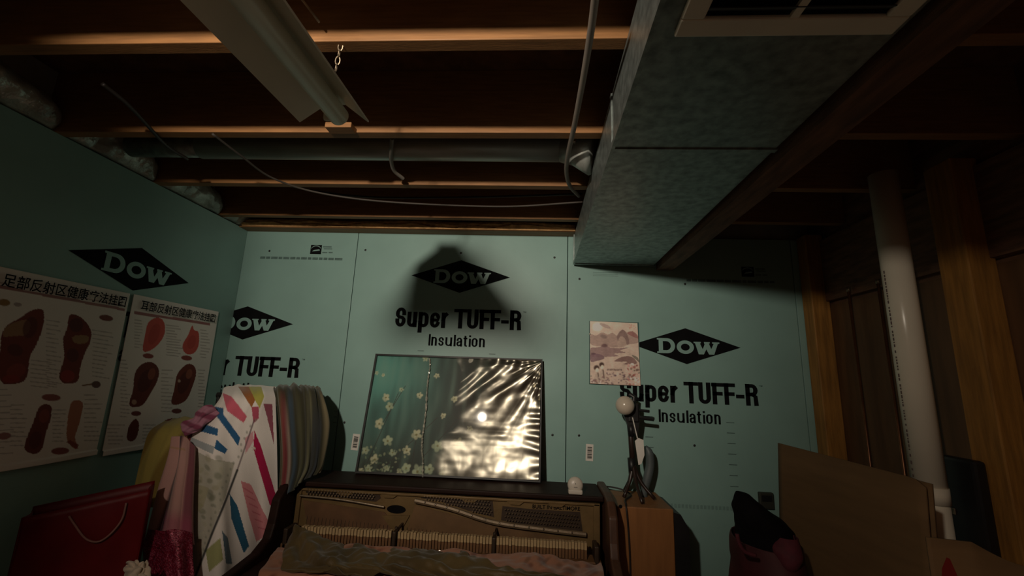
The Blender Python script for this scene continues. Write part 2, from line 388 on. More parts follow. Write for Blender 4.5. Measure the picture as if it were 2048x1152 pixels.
B3 = ((1, 0, 0), (0, 0, 1))
def foam_panel(x0, x1): return MB().box((x0 + .002, 0, .01), (x1 - .002, .05, 2.4305), .0015).build('foam_panel', FOAM, wb)
pA = foam_panel(-.70, 0); pB = foam_panel(0, 1.22); pC = foam_panel(1.22, 2.44); pD = foam_panel(2.44, XR)
board_print(pA, (0, 0, 0), *B3, -.602, 1.884, energy=False)
board_print(pB, (0, 0, 0), *B3, .617, 2.183, energy=False)
board_print(pC, (0, 0, 0), *B3, 1.851, 1.830, energy=False)
def energy_only(panel, cx, cz, org=(0, 0, 0)):
    q = lambda a, b, o=.0012: (cx + a, -o, cz + b)
    MB().quad(q(-.033, -.028), q(.033, -.028), q(.033, .028), q(-.033, .028)).build('efficiency_mark', INK, panel)
    st = MB(); arc = [(.030 * math.cos(t), -.002 + .024 * math.sin(t)) for t in np.linspace(.4, PI - .3, 12)]
    for (a, b), (c, d) in zip(arc, arc[1:]): st.quad(q(a, b - .002, .002), q(c, d - .002, .002), q(c, d + .002, .002), q(a, b + .002, .002))
    st.quad(q(-.022, -.012, .002), q(.024, -.006, .002), q(.020, .002, .002), q(-.012, -.004, .002))
    st.build('efficiency_arc', FOAM, panel)
    sp = MB()
    for a, b, wd, hh in ((.040, .014, .052, .007), (.046, .003, .050, .005), (.040, -.020, .030, .006), (.078, -.020, .024, .007)):
        sp.quad(q(a, b), q(a + wd, b), q(a + wd, b + hh), q(a, b + hh))
    sp.build('small_print', INKG, panel)
    sp = MB(); x = -.33
    while x < .12:
        wd = random.uniform(.02, .05); sp.quad(q(x, -.062), q(x + wd, -.062), q(x + wd, -.048), q(x, -.048)); x += wd + .006
    sp.build('small_print', INKG, panel)
energy_only(pA, -.244, 2.325); energy_only(pC, 2.20, 2.245)
def ticks(panel, x, zs, w=.035):
    t = MB()
    for z in zs: t.quad((x, -.0012, z), (x + w, -.0012, z), (x + w, -.0012, z + .004), (x, -.0012, z + .004))
    t.build('stud_marks', INKG, panel)
ticks(pC, 1.625, [1.205 + .0508 * k for k in range(6)], .04)
ticks(pC, 2.035, [1.14 + .0508 * k for k in range(7)], .04)
ticks(pB, .405, [1.757]); ticks(pB, .80, [1.752]); ticks(pA, .03 - .055, [1.36 + .03 * k for k in range(3)], .02)
sp = MB()
for i in range(24): sp.quad((1.74 + i * .018, -.0012, 1.03), (1.752 + i * .018, -.0012, 1.03), (1.752 + i * .018, -.0012, 1.048), (1.74 + i * .018, -.0012, 1.048))
sp.build('small_print', INKF, pC)
sp = MB()
for i in range(3): sp.quad((1.36, -.0012, 2.222 - i * .009), (1.50, -.0012, 2.222 - i * .009), (1.50, -.0012, 2.2235 - i * .009), (1.36, -.0012, 2.2235 - i * .009))
sp.build('small_print', INKG, pC)
def screw(panel, px, py):
    p = aty(px, py, 0); MB().lathe((p[0], .001, p[2]), [(.007, 0), (.006, .002), (.003, .003)], 10, (0, -1, 0)).build('screw_head', BLKP, panel)
for p_, lst in ((pA, [(539, 502)]), (pB, [(731, 500), (922, 506), (1105, 870), (1109, 515), (689, 845)]), (pC, [(1159, 558), (1370, 568), (1158, 871), (1389, 891)])):
    for a, b in lst: screw(p_, a, b)
def barcode(panel, px, py, rot):
    c = aty(px, py, 0); x, z = c[0], c[2]; w, h = .019, .041
    R2 = lambda a, b: (x + a * math.cos(rot) - b * math.sin(rot), z + a * math.sin(rot) + b * math.cos(rot))
    def qd(m_, a0, b0, a1, b1, o):
        m_.quad(*[(*[R2(a, b)[0]], -o, R2(a, b)[1]) for a, b in ((a0, b0), (a1, b0), (a1, b1), (a0, b1))])
    lb = MB(); qd(lb, -w, -h, w, h, .0015); lb.build('barcode_label', PAPER, panel)
    br = MB(); b = -h + .012; i = 0
    while b < h - .012:
        t = random.choice((.0015, .0025, .004)); qd(br, -w + .008, b, w - .007, b + t, .0022); b += t + random.choice((.0015, .002, .003))
    br.build('barcode_bars', INK, panel)
barcode(pB, 711, 884, -.06); barcode(pC, 1179, 905, -.03)
# left wall boards
def left_panel(y0, y1): return MB().box((XL - .05, y0 + .002, .01), (XL, y1 - .002, ZB), .0015).build('foam_panel', FOAM, wl)
l1 = left_panel(-1.24, 0); l2 = left_panel(-2.46, -1.24)
board_print(l1, (XL, 0, 0), (0, 1, 0), (0, 0, 1), -.636, 2.036, energy=False)
# right wall: plate, panelling, posts
MB().box((XR, -2.4, .05), (XR + .01, -.0, 2.055)).build('wood_panel', BROWNP, wr)
MB().box((XR - .02, -2.4, 2.075), (XR + .01, -.0, 2.40)).build('top_plate', OLDWOOD, wr)
st1 = MB().box((2.47, -.085, 0), (XR - .001, -.004, ZB), .004).build('post', PINEY, wr)
st2 = MB().box((2.47, -.905, 0), (XR - .001, -.80, ZB), .004).build('post', PINEY, wr)
# sill over the back wall
sill = tag(MB().box((XL, -.078, 2.431), (1.262, .12, 2.4375), .002).build('trim_1', PINE), 'overhanging wooden sill plate along the top of the foam boards', kind='structure')
fo = spline([(XL + .01, 2.466), (-.3, 2.472), (.0, 2.464), (.3, 2.476), (.6, 2.468), (.9, 2.474), (1.255, 2.466)], 200)
V = []
for i, (x, zt) in enumerate(fo):
    r = []
    for j, t in enumerate(np.linspace(0, 1, 12)):
        n = .010 * mnoise.noise(Vector((x * 14, t * 4, 0))) + .006 * mnoise.noise(Vector((x * 45, t * 9, 3)))
        cr = .022 if abs(t - .5 - .16 * math.sin(x * 8) - .1 * math.sin(x * 21)) < .07 else 0
        yy = -.062 - math.sin(t * PI) * (.020 + n) + cr
        r.append((x, yy, 2.437 + (zt + .016 - 2.437 + n * .5) * t))
    V.append(r)
grid_mesh('spray_foam_bead', np.array(V), FOAMY, sill)
MB().box((XL, -.058, 2.445), (1.262, .05, 2.472)).build('rim_board', PINE, sill)
MB().box((XL, .03, 2.473), (1.262, .05, ZF)).build('rim_backing', OSB, sill)
tag(MB().prism([(1.707, 2.243), (1.795, 2.243), (1.795, ZB), (1.707, ZB)], 1, -4.5, -.004).build('ceiling_beam', OLDWOOD), 'dark wooden girder running along the right side of the duct', kind='structure')

# insulation batts over the left wall
def batt(y0, y1, z1, seed, label):
    nr, nc = 26, 40; V = np.zeros((nr, nc, 3))
    for i in range(nr):
        for j in range(nc):
            v, u = i / (nr - 1), j / (nc - 1)
            arch = (max(0., 1 - abs(2 * u - 1) ** 2.6)) ** .6
            z = ZB + .008 + (z1 - ZB) * v * (.25 + .75 * arch)
            bul = math.sin(min(1, v * 1.05) * PI) ** .7 * (.05 * arch + .012)
            p = Vector((0, (y0 + (y1 - y0) * u) * 9, z * 9 + seed))
            x = XL - .01 + bul + .022 * mnoise.noise(p) + .012 * mnoise.noise(p * 2.7)
            V[i, j] = (x, y0 + (y1 - y0) * u, z)
    return tag(grid_mesh('insulation_batt', V, PLASTIC, None, thick=.01), label, 'insulation', 'plastic wrapped batts over the left wall')
batt(-1.85, -1.43, 2.57, 1, 'dull plastic wrapped insulation batt over left wall, closest to the viewer')
batt(-1.41, -1.06, 2.56, 2, 'plastic wrapped insulation batt over left wall above the big foot chart')
batt(-1.01, -.655, 2.585, 3, 'plastic wrapped insulation batt over left wall above the logo lozenge')
batt(-.605, -.25, 2.575, 4, 'plastic wrapped insulation batt over left wall above the ear chart')
batt(-.2, -.02, 2.565, 5, 'small plastic wrapped insulation batt in the corner over the left wall')

# ------------------------------------------------------------------ ceiling things
# main duct
duct = empty('air_duct', (1.47, -1.6, 2.262), 'large rectangular galvanised air duct hanging under the joists', 'duct')
DZ = 2.262
MB().box((1.253, -4.4, DZ), (1.688, -.03, ZB - .004), .003).build('duct_body', GALV, duct)
for yy in (-.03, -1.25, -2.45): MB().box((1.2495, yy - .012, DZ - .0035), (1.6915, yy + .004, ZB - .004)).build('duct_seam', GALV, duct)
MB().box((1.2485, -4.4, DZ - .004), (1.258, -.03, DZ + .012)).build('corner_seam', GALV, duct)
gr = MB(); gx0, gx1, gy1 = 1.345, 1.66, -1.40
c = hit(1347, 66, 2, DZ); gy1 = c[1]; gx0 = c[0]; gy0 = gy1 - .50; gx1 = 1.672; fw = .04
for a, b in (((gx0, gy1 - fw), (gx1, gy1)), ((gx0, gy0), (gx1, gy0 + fw)), ((gx0, gy0 + fw), (gx0 + fw, gy1 - fw)), ((gx1 - fw, gy0 + fw), (gx1, gy1 - fw))):
    gr.box((a[0], a[1], DZ - .010), (b[0], b[1], DZ - .0005), .003)
rg = gr.build('register_frame', WHITEM, duct)
MB().box((gx0 + fw, gy0 + fw, DZ - .0012), (gx1 - fw, gy1 - fw, DZ - .0004)).build('register_opening', BLACK, rg)
MB().box(((gx0 + gx1) / 2 - .007, gy0 + fw, DZ - .009), ((gx0 + gx1) / 2 + .007, gy1 - fw, DZ - .0015)).build('register_bar', WHITEM, rg)
for i in range(14):
    y = gy0 + fw + .012 + i * .0295
    MB().box((gx0 + fw, y, DZ - .007), (gx1 - fw, y + .014, DZ - .005), rot=Matrix.Rotation(.5, 3, 'X')).build('louvre', BLKP, rg)
# round branch pipe in the joist bay
bp = empty('branch_pipe', (.5, -.83, 2.50), 'round galvanised branch pipe lying between two joists', 'pipe')
MB().tube([(-.32, -.83, 2.505), (1.15, -.83, 2.50)], .046, 28).build('pipe_body', GALV2, bp, True)
MB().tube([(-.62, -.83, 2.505), (-.30, -.83, 2.505)], .041, 28).build('pipe_extension', GALV, bp, True)
MB().tube([(1.14, -.83, 2.50), (1.19, -.85, 2.485), (1.2522, -.87, 2.46)], [.048, .056, .078], 28).build('takeoff_collar', GALV2, bp, True)
MB().tube([(1.165, -.905, 2.50), (1.185, -.905, 2.492)], .012, 10).build('collar_screw', SHINY, bp)
sp = spline([tuple(hit(x, y, 2, z)) for x, y, z in ((784, 277, 2.46), (782, 300, 2.445), (783, 325, 2.445), (789, 342, 2.44), (806, 357, 2.436))], 24)
tag(MB().tube(sp, .0075, 10).build('pipe_strap', CABLE), 'pale hanger strap looped under the round branch pipe', 'strap')
# cables
def cable(name, pts, r, m, label, n=60): return tag(MB().tube(spline(pts, n), r, 10).build(name, m, None, True), label, 'cable')
H = lambda x, y, z: tuple(hit(x, y, 2, z))
cable('cable', [H(1196, -60, 2.40), H(1190, 0, 2.405), H(1180, 75, 2.41), H(1166, 160, 2.415), H(1149, 250, 2.42), H(1136, 310, 2.425), H(1133, 345, 2.43), H(1140, 372, 2.435), H(1158, 392, 2.45)], .0085, CABLE,
      'thick grey cable hanging beside the rectangular duct')
cable('cable', [H(425, 268, 2.424), H(480, 310, 2.424), H(545, 356, 2.424), H(640, 386, 2.424), H(780, 404, 2.424), H(1000, 413, 2.424), H(1165, 404, 2.424)], .0042, mat('dim_cable', (.06, .048, .04), .6),
      'thin grey cable sagging from the pipe across the last joist bay')
cable('cable', [H(560, 366, 2.47), H(640, 384, 2.475), H(760, 395, 2.475), H(960, 394, 2.475), H(1165, 388, 2.475)], .005, DARKCABLE,
      'dark cable running above the thin grey one in the last joist bay')
cable('cable', [H(205, 168, 2.43), H(262, 215, 2.425), H(330, 288, 2.425), H(375, 318, 2.43)], .006, DARKCABLE,
      'dark cable hanging in front of the joists near the left wall')
# shop light
FX, FZ, FY1, FY0 = .49, 2.294, -1.325, -2.36
sl = empty('shop_light', (FX, -1.66, FZ), 'unlit white fluorescent shop light hanging on chains from the joists', 'light fixture')
hood = MB()
prof = [(-.098, .004), (-.096, .0), (-.028, .052), (.028, .052), (.096, .0), (.098, .004), (.030, .060), (-.030, .060)]
hood.prism([(FX + a, FZ + b) for a, b in prof], 1, FY0, FY1)
hood.build('reflector', WHITEM, sl)
MB().prism([(FX - .098, FZ - .004), (FX + .098, FZ - .004), (FX + .034, FZ + .060), (FX - .034, FZ + .060)], 1, FY0 - .004, FY0).build('shadow_end_plate', WHITEM, sl)  # added at the unseen near end so the hood casts a solid shadow
MB().box((FX - .034, FY0 + .01, FZ + .058), (FX + .034, FY1 - .01, FZ + .076), .004).build('ballast_housing', WHITEM, sl)
for s_ in (.55,):
    MB().tube([(FX + s_ * .036 - .0, FY0 + .02, FZ + .010), (FX + s_ * .036, FY1 - .012, FZ + .010)], .026, 24).build('fluorescent_tube', WHITEM, sl, True)
    for yy in (FY0 + .008, FY1 - .022):
        MB().box((FX - .022, yy, FZ - .004), (FX + .012, yy + .014, FZ + .056), .006).build('lamp_holder', WHITEM, sl)
def chain(p, q, name='chain'):
    p, q = Vector(p), Vector(q); n = int((q - p).length / .016); m = MB(); d = (q - p).normalized(); a = d.orthogonal().normalized()
    for i in range(n):
        c = p + (q - p) * ((i + .5) / n); ax = Matrix.Rotation(PI / 2 * (i % 2) + .5, 3, d) @ a
        m.tube([c + d * .0105 * math.cos(t) + ax * .0055 * math.sin(t) for t in np.linspace(0, 2 * PI, 11)[:-1]], .0016, 5, closed=True)
    return m.build(name, STEEL, sl)
chain(hit(690, 62, 1, -1.452), hit(672, 145, 1, -1.425)); chain((FX, FY0 + .05, ZB), (FX, FY0 + .05, FZ + .076))
MB().tube(spline([H(600, -8, 2.47), H(622, 22, 2.47), H(641, 48, 2.46)], 12), .003, 6).build('hook_wire', STEEL, sl)
sl.rotation_euler.x = .032; sl.location.z -= .006
bl = tag(MB().box((.335, -1.098, 2.428), (.425, -1.056, 2.447), .002).build('wood_block', PINE), 'short pale wood block fixed to the joist at the end of the shop light', 'wood block')
for px in (597, 650):
    p = hit(px, 251, 1, -1.06)

# ------------------------------------------------------------------ things on the walls
PAPERM = painted('printed_paper', .6, .35)
def sheet(nr, nc, f): return np.array([[f(j / (nc - 1), i / (nr - 1)) for j in range(nc)] for i in range(nr)])
BW = (248, 238, 232)
def wall_poster(name, ya, yb, zt, zb, label, draw, title, tb, seed, skew=0.):
    nr, nc = 250, 200
    V = sheet(nr, nc, lambda u, v: (XL + .006 + .006 * (1 + math.sin(u * 7 + v * 3 + seed)) * (.3 + v) * .5 + .006 * (v > .97),
                                    ya + (yb - ya) * u + skew * v, zt + (zb - zt) * v))
    X, Y = to_px(V); p = Paint(X, Y, BW); draw(p)
    o = grid_mesh(name, V, PAPERM, None, p.C, .0012); tag(o, label, 'poster')
    y0 = hit(tb[0], 600, 0, XL)[1]; 
    a = hit(tb[0], tb[1], 0, XL); b = hit(tb[2], tb[3], 0, XL)
    place2d('title_lettering', text_mesh(title, .012), (XL + .017, 0, 0), (0, 1, 0), (0, 0, 1), (a[1], (a[2] + b[2]) / 2 - .0225, b[1], (a[2] + b[2]) / 2 + .0225), INK, o)
    return o
def rows(p, x0, x1, y0, y1, n, slope, col=(120, 100, 95), seed=1):
    r = random.Random(seed)
    for k in range(n):
        y = y0 + (y1 - y0) * k / n; xa = x0 + r.uniform(0, 2); w = (x1 - x0) * r.uniform(.5, 1)
        p.line(xa, y, xa + w, y + slope * w, 2.0, col, .55)
def foot_chart(p):
    p.poly([(-30, 565), (250, 617), (249, 622), (-30, 571)], (150, 60, 60), .8)
    p.line(-30, 560, 250, 612, 3, (170, 120, 115), .5)
    p.poly([(15, 650), (40, 636), (60, 622), (83, 618), (88, 634), (84, 660), (72, 690), (60, 712), (56, 740), (48, 762), (25, 768), (5, 766), (-5, 740), (0, 700), (3, 670)], (125, 48, 30), smooth=4)
    p.poly([(14, 652), (45, 640), (60, 645), (55, 668), (30, 672), (6, 672)], (170, 130, 95), .8, smooth=4)
    p.ell(32, 742, 20, 14, -.4, (150, 60, 45), .8); p.ell(60, 655, 14, 22, .3, (95, 30, 20), .8)
    p.ell(30, 700, 16, 12, .3, (95, 34, 20), .8); p.ell(22, 758, 18, 8, 0, (160, 45, 35), .7)
    p.poly([(138, 632), (150, 629), (168, 640), (182, 662), (180, 685), (170, 705), (160, 735), (156, 760), (142, 767), (125, 765), (118, 750), (128, 715), (126, 680), (134, 655)], (125, 48, 30), smooth=4)
    p.poly([(145, 672), (176, 672), (172, 686), (150, 686)], (175, 140, 100), .8, smooth=4)
    p.ell(135, 752, 14, 12, 0, (165, 55, 50), .8); p.ell(152, 650, 14, 14, .5, (90, 30, 22), .8); p.ell(145, 710, 12, 14, 0, (95, 34, 22), .8)
    p.ell(8, 605, 12, 7, .1, (160, 120, 70)); p.ell(212, 636, 14, 6, .15, (130, 70, 60)); p.ell(35, 609, 8, 4, .1, (165, 140, 140), .8)
    p.ell(102, 795, 19, 7, .05, (150, 85, 80)); p.ell(120, 902, 18, 7, -.05, (150, 85, 80)); p.ell(8, 872, 14, 7, -.1, (165, 110, 110))
    p.poly([(80, 812), (102, 812), (100, 840), (92, 865), (85, 895), (70, 908), (50, 900), (52, 880), (66, 845)], (120, 55, 45), smooth=4)
    p.ell(88, 832, 10, 14, .3, (150, 75, 60), .8); p.ell(70, 880, 12, 18, .3, (95, 40, 35), .7)
    p.poly([(142, 805), (165, 805), (160, 840), (150, 875), (156, 895), (148, 897), (134, 880), (134, 850)], (185, 120, 95), smooth=4)
    p.poly([(140, 880), (158, 890), (152, 898), (132, 884)], (140, 60, 50), .8)
    p.line(165, 771, 185, 768, 3, (150, 110, 80)); p.ell(192, 769, 9, 7, 0, (110, 80, 75))
    for x0, x1, y0, y1, n, s in ((92, 122, 640, 780, 16, .16), (184, 225, 660, 760, 12, .16), (60, 118, 720, 780, 7, .12), (-20, 30, 780, 920, 12, -.05), (104, 132, 820, 890, 9, 0), (168, 205, 790, 890, 11, 0), (20, 60, 810, 900, 10, 0)):
        rows(p, x0, x1, y0, y1, n, s, (150, 130, 125), int(x0 + 50))
def ear_chart(p):
    p.poly([(268, 622), (420, 646), (420, 651), (268, 628)], (150, 55, 60), .85)
    p.poly([(294, 650), (305, 638), (320, 636), (329, 648), (328, 670), (315, 690), (298, 702), (286, 702), (287, 685)], (215, 90, 80), smooth=4)
    p.ell(308, 668, 10, 22, .35, (190, 70, 62), .6)
    p.poly([(384, 651), (388, 660), (397, 665), (397, 690), (388, 706), (373, 708), (365, 697), (367, 685), (376, 670)], (215, 90, 80), smooth=4)
    p.ell(383, 684, 8, 14, .3, (190, 70, 62), .6)
    p.poly([(274, 738), (288, 726), (305, 725), (317, 738), (315, 760), (302, 785), (285, 810), (265, 814), (258, 806), (266, 780), (268, 755)], (110, 45, 32), smooth=4)
    p.ell(290, 762, 13, 24, .4, (85, 30, 22), .8); p.ell(303, 748, 7, 12, .3, (150, 80, 60), .8); p.ell(268, 804, 5, 5, 0, (190, 150, 130), .9)
    p.poly([(360, 740), (375, 728), (388, 732), (392, 748), (384, 775), (372, 800), (352, 810), (342, 804), (348, 780), (352, 755)], (120, 50, 36), smooth=4)
    p.ell(368, 765, 11, 24, .35, (88, 32, 24), .8); p.ell(378, 748, 6, 10, .3, (160, 90, 70), .8); p.ell(358, 762, 3, 3, 0, (205, 170, 150))
    p.poly([(262, 845), (272, 838), (278, 850), (274, 872), (264, 883), (254, 878), (255, 860)], (110, 50, 35), smooth=4)
    for x, y in ((296, 712), (373, 716)): p.ell(x, y, 11, 5, .1, (150, 70, 65))
    for x, y in ((272, 827), (353, 822)): p.ell(x, y, 10, 5, 0, (120, 60, 58))
    p.poly([(330, 840), (345, 836), (344, 852), (327, 854)], (140, 60, 55)); p.poly([(357, 836), (371, 834), (369, 850), (354, 852)], (120, 45, 45))
    for x0, x1, y0, y1, n, s in ((268, 284, 640, 700, 10, .12), (332, 364, 650, 715, 12, .12), (400, 418, 660, 720, 10, .12), (240, 258, 720, 840, 16, .1), (322, 345, 740, 830, 12, .05), (396, 412, 740, 820, 12, .05), (215, 250, 850, 895, 6, 0), (285, 320, 850, 890, 6, 0)):
        rows(p, x0, x1, y0, y1, n, s, (155, 135, 130), int(x0))
wall_poster('poster', -1.158, -.652, 1.925, 1.277, 'large foot massage chart poster with two brown soles on the left wall', foot_chart, '足部反射区健康疗法挂图', (-6, 562, 245, 601), .5, .004)
wall_poster('poster', -.634, -.128, 1.926, 1.267, 'ear massage chart poster beside the back corner of the left wall', ear_chart, '耳部反射区健康疗法挂图', (274, 613, 425, 634), 2.1, .012)
# landscape calendar print
CX0, CX1, CZ0, CZ1 = 1.343, 1.598, 1.617, 1.948
def cal_draw(p):
    Z = lambda x, y: (x, y)
    g = np.clip((p.Y - 640) / 130, 0, 1); p.put(.25 * g, (150, 120, 110))
    mt = lambda pts, c, a=1.: p.poly([(1140 + x / 6.4, 620 + y / 6.4) for x, y in pts], c, a, smooth=3)
    el = lambda x, y, rx, ry, r, c, a=1.: p.ell(1140 + x / 6.4, 620 + y / 6.4, rx / 6.4, ry / 6.4, r, c, a, .5)
    el(350, 215, 60, 55, 0, (236, 222, 200)); mt([(370, 170), (470, 185), (520, 235), (440, 225)], (150, 130, 125), .7)
    mt([(265, 310), (330, 330), (410, 285), (480, 315), (545, 290), (600, 330), (670, 250), (730, 290), (800, 280), (870, 350), (870, 420), (760, 440), (600, 480), (420, 470), (265, 440)], (158, 132, 122), .9)
    mt([(600, 330), (670, 250), (730, 310), (760, 430), (690, 440), (620, 400)], (120, 96, 92), .7)
    mt([(730, 290), (800, 270), (870, 330), (870, 365), (780, 330)], (140, 92, 88), .8); el(430, 340, 45, 24, .3, (120, 100, 96), .7)
    mt([(600, 470), (640, 340), (700, 360), (720, 460)], (176, 152, 138), .8)
    mt([(265, 490), (340, 480), (400, 465), (450, 430), (500, 480), (620, 490), (750, 480), (640, 520), (720, 545), (560, 560), (620, 590), (420, 600), (265, 590)], (138, 110, 108), .9)
    mt([(265, 560), (400, 570), (440, 620), (350, 650), (265, 660)], (120, 92, 98), .9); el(440, 455, 40, 22, 0, (100, 72, 72), .8); el(300, 560, 30, 14, 0, (90, 64, 72), .8)
    mt([(565, 655), (640, 610), (740, 590), (820, 620), (850, 690), (680, 695), (740, 665), (620, 660)], (118, 88, 84), .9); mt([(780, 575), (860, 600), (890, 670), (850, 640)], (90, 88, 78), .8)
    # two figures and blossoms along the foot
    for x, y, s in ((340, 740, 1.), (405, 700, .9)):
        el(x, y, 36 * s, 34 * s, 0, (70, 50, 44)); el(x + 6, y + 32, 22 * s, 30 * s, .2, (225, 200, 180)); mt([(x - 10, y + 70), (x + 30, y + 60), (x + 50, y + 210), (x - 50, y + 220)], (180, 160, 145), .9)
        p.line(1140 + (x + 18) / 6.4, 620 + (y + 70) / 6.4, 1140 + (x + 30) / 6.4, 620 + (y + 170) / 6.4, 2.5, (80, 60, 55), .8)
    r = random.Random(4)
    for i in range(11): el(478 + 18 * i, 765 + r.uniform(-3, 3), 7, 14, 0, (105, 84, 78), .9)
    for i in range(46):
        x, y = r.uniform(455, 760), r.uniform(800, 950); el(x, y, r.uniform(8, 22), r.uniform(6, 12), r.uniform(-1, 1), r.choice([(110, 84, 92), (200, 180, 168), (140, 104, 100), (90, 70, 78)]), .7)
    for i in range(50):
        x, y = r.uniform(740, 880), r.uniform(690, 960); el(x, y, r.uniform(8, 24), r.uniform(8, 20), r.uniform(-1, 1), r.choice([(150, 84, 78), (230, 205, 195), (190, 130, 120), (105, 80, 70), (210, 165, 155)]), .75)
    for i in range(12): el(760 + r.uniform(0, 80), r.uniform(185, 245), 8, 6, 0, (185, 120, 100), .6)
    for i in range(26): el(r.uniform(265, 470), r.uniform(850, 955), 18, 10, r.uniform(-1, 1), r.choice([(225, 200, 190), (160, 120, 112), (120, 92, 90)]), .7)
V = sheet(170, 130, lambda u, v: (CX0 + (CX1 - CX0) * u + .008 * v * u, -.008 - .004 * v - .003 * math.sin(u * 5), CZ1 - .010 * u * .3 + (CZ0 - CZ1) * v))
X, Y = to_px(V); pt = Paint(X, Y, (205, 182, 165)); cal_draw(pt)
wash = gnoise(V, 34, 5.) * .22 + gnoise(V * np.array([1, 1, 2.2]), 90, 9.) * .16
pt.C = np.clip(pt.C * (1.62 + wash * 1.2)[..., None] * np.array([1.0, 1.03, 1.08]), 0, .92)
cal = tag(grid_mesh('calendar', V, PAPERM, None, pt.C, .0012), 'calendar sheet with brown mountain landscape pinned on the back wall', 'calendar')
MB().box((CX0 - .004, -.0022, CZ0 - .004), (CX1 + .008, -.0006, CZ1 + .002)).build('backing_card', mat('teal_card', (.05, .14, .13), .6), cal)
for px, py in ((1180, 668), (1277, 745), (1182, 752)):
    p = aty(px, py, -.01); MB().lathe((p[0], -.009, p[2]), [(.004, 0), (.005, .003), (.002, .006)], 10, (0, -1, 0)).build('pin', WHITEP, cal)
# electrical box
ob = empty('outlet_box', (1.98, 0, 1.04), 'small olive grey outlet box on the back wall behind the black garment', 'outlet')
c = aty(1529, 992, 0)
MB().box((c[0] - .034, -.022, c[2] - .055), (c[0] + .034, -.001, c[2] + .02), .004).build('box_body', mat('olive_grey', (.035, .036, .026), .6), ob)
MB().box((c[0] - .026, -.025, c[2] - .02), (c[0] + .024, -.0215, c[2] + .008), .001).build('cover_plate', BLKP, ob)

# ------------------------------------------------------------------ piano
PX0, PX1, PZ, PFY = .0, 1.395, 1.145, -.345
piano = empty('upright_piano', (.7, -.35, 0), 'old dark upright piano with its front panel removed', 'piano')
LIDM = PIANO
MB().box((PX0 - .005, PFY + .002, PZ - .022), (1.362, -.10, PZ), .006).build('lid', LIDM, piano)
sideprof = [(-.10, 0), (-.10, PZ + .012), (-.30, PZ + .012), (-.40, PZ - .002), (-.452, PZ - .05), (-.466, PZ - .14), (-.485, .955), (-.55, .925), (-.74, .905), (-.785, .875), (-.79, .64), (-.72, .58), (-.52, .56), (-.50, 0)]
for nm, x0, x1, m_ in (('side_panel', 1.363, PX1 + .005, PIANO2), ('side_panel', PX0 - .045, PX0 - .006, PIANO)):
    b = MB(); b.prism(sideprof, 0, x0, x1); o = b.build(nm, m_, piano)
    md = o.modifiers.new('rounded', 'BEVEL'); md.width = .008; md.segments = 2; md.limit_method = 'ANGLE'
MB().box((PX0, -.50, .02), (1.362, -.47, .58), .004).build('lower_panel', PIANO, piano)
MB().box((PX0, -.74, .60), (1.362, -.12, .66), .006).build('keybed', PIANO, piano)
MB().box((PX0, -.745, .66), (1.362, -.72, .75), .006).build('key_slip', PIANO, piano)
MB().box((PX0, -.12, .02), (1.362, -.10, PZ - .03)).build('back_board', OLDWOOD, piano)
for x0, x1 in ((PX0 - .006, .115), (1.30, 1.363)): MB().box((x0, -.765, .66), (x1, -.49, .895), .012).build('key_block', PIANO, piano)
# iron plate
PY = -.325
pl = MB()
pl.box((.002, PY, .80), (1.345, PY + .03, PZ - .03))
plate = pl.build('iron_plate', BRONZE, piano)
rim = MB()
rim.box((.002, PY - .012, PZ - .040), (1.345, PY + .001, PZ - .030), .002)
for xc in (.42, .78, .98, 1.16, .22): rim.prism([(xc - .045, PZ - .034), (xc + .045, PZ - .034), (xc + .02, PZ - .052), (xc - .02, PZ - .052)], 1, PY - .010, PY)
rim.box((.002, PY - .012, .84), (.022, PY, PZ - .03), .003); rim.box((1.318, PY - .012, .84), (1.345, PY, PZ - .03), .003)
rim.build('plate_rim', BRONZE, plate)
def PP(px, py, y=PY): return hit(px, py, 1, y)
# pin blocks: dark recessed fields with pins
def field(pts, m_, name, dy=.002):
    b = MB(); P3 = [PP(*q) for q in pts]; A = [b.bm.verts.new((p[0], PY - dy, p[2])) for p in P3]; B = [b.bm.verts.new((p[0], PY + .001, p[2])) for p in P3]
    b._f(A)
    for k in range(len(A)): b._f([A[k], A[(k + 1) % len(A)], B[(k + 1) % len(A)], B[k]])
    return b.build(name, m_, plate)
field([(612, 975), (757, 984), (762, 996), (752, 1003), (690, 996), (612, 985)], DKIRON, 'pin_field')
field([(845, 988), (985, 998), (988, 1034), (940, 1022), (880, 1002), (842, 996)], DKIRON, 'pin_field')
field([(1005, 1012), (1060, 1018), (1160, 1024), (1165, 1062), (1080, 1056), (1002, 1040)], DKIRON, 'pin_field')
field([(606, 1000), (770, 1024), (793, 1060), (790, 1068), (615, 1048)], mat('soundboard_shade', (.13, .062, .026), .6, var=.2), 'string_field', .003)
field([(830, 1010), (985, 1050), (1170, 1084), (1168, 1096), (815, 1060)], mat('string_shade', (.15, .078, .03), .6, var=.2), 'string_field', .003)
ov = MB(); c = PP(793, 1018); ov.bm.faces.new([ov.bm.verts.new((c[0] + .042 * math.cos(t), PY - .004, c[2] + .017 * math.sin(t))) for t in np.linspace(0, 2 * PI, 25)[:-1]]); ov.build('oval_opening', BLACK, plate)
rr = random.Random(3); pins = MB()
def pinrow(x0, y0, x1, y1, n, rowsn, dy):
    for k in range(rowsn):
        for i in range(n):
            t = (i + .5 * (k % 2)) / n; p = PP(x0 + (x1 - x0) * t, y0 + (y1 - y0) * t + dy * k)
            pins.tube([(p[0], PY, p[2]), (p[0] + .002, PY - .016, p[2] + .003)], .0032, 6)
pinrow(618, 978, 752, 988, 22, 3, 4.5); pinrow(850, 992, 982, 1003, 22, 3, 6); pinrow(945, 1012, 985, 1018, 7, 3, 5); pinrow(1010, 1018, 1158, 1032, 26, 4, 7)
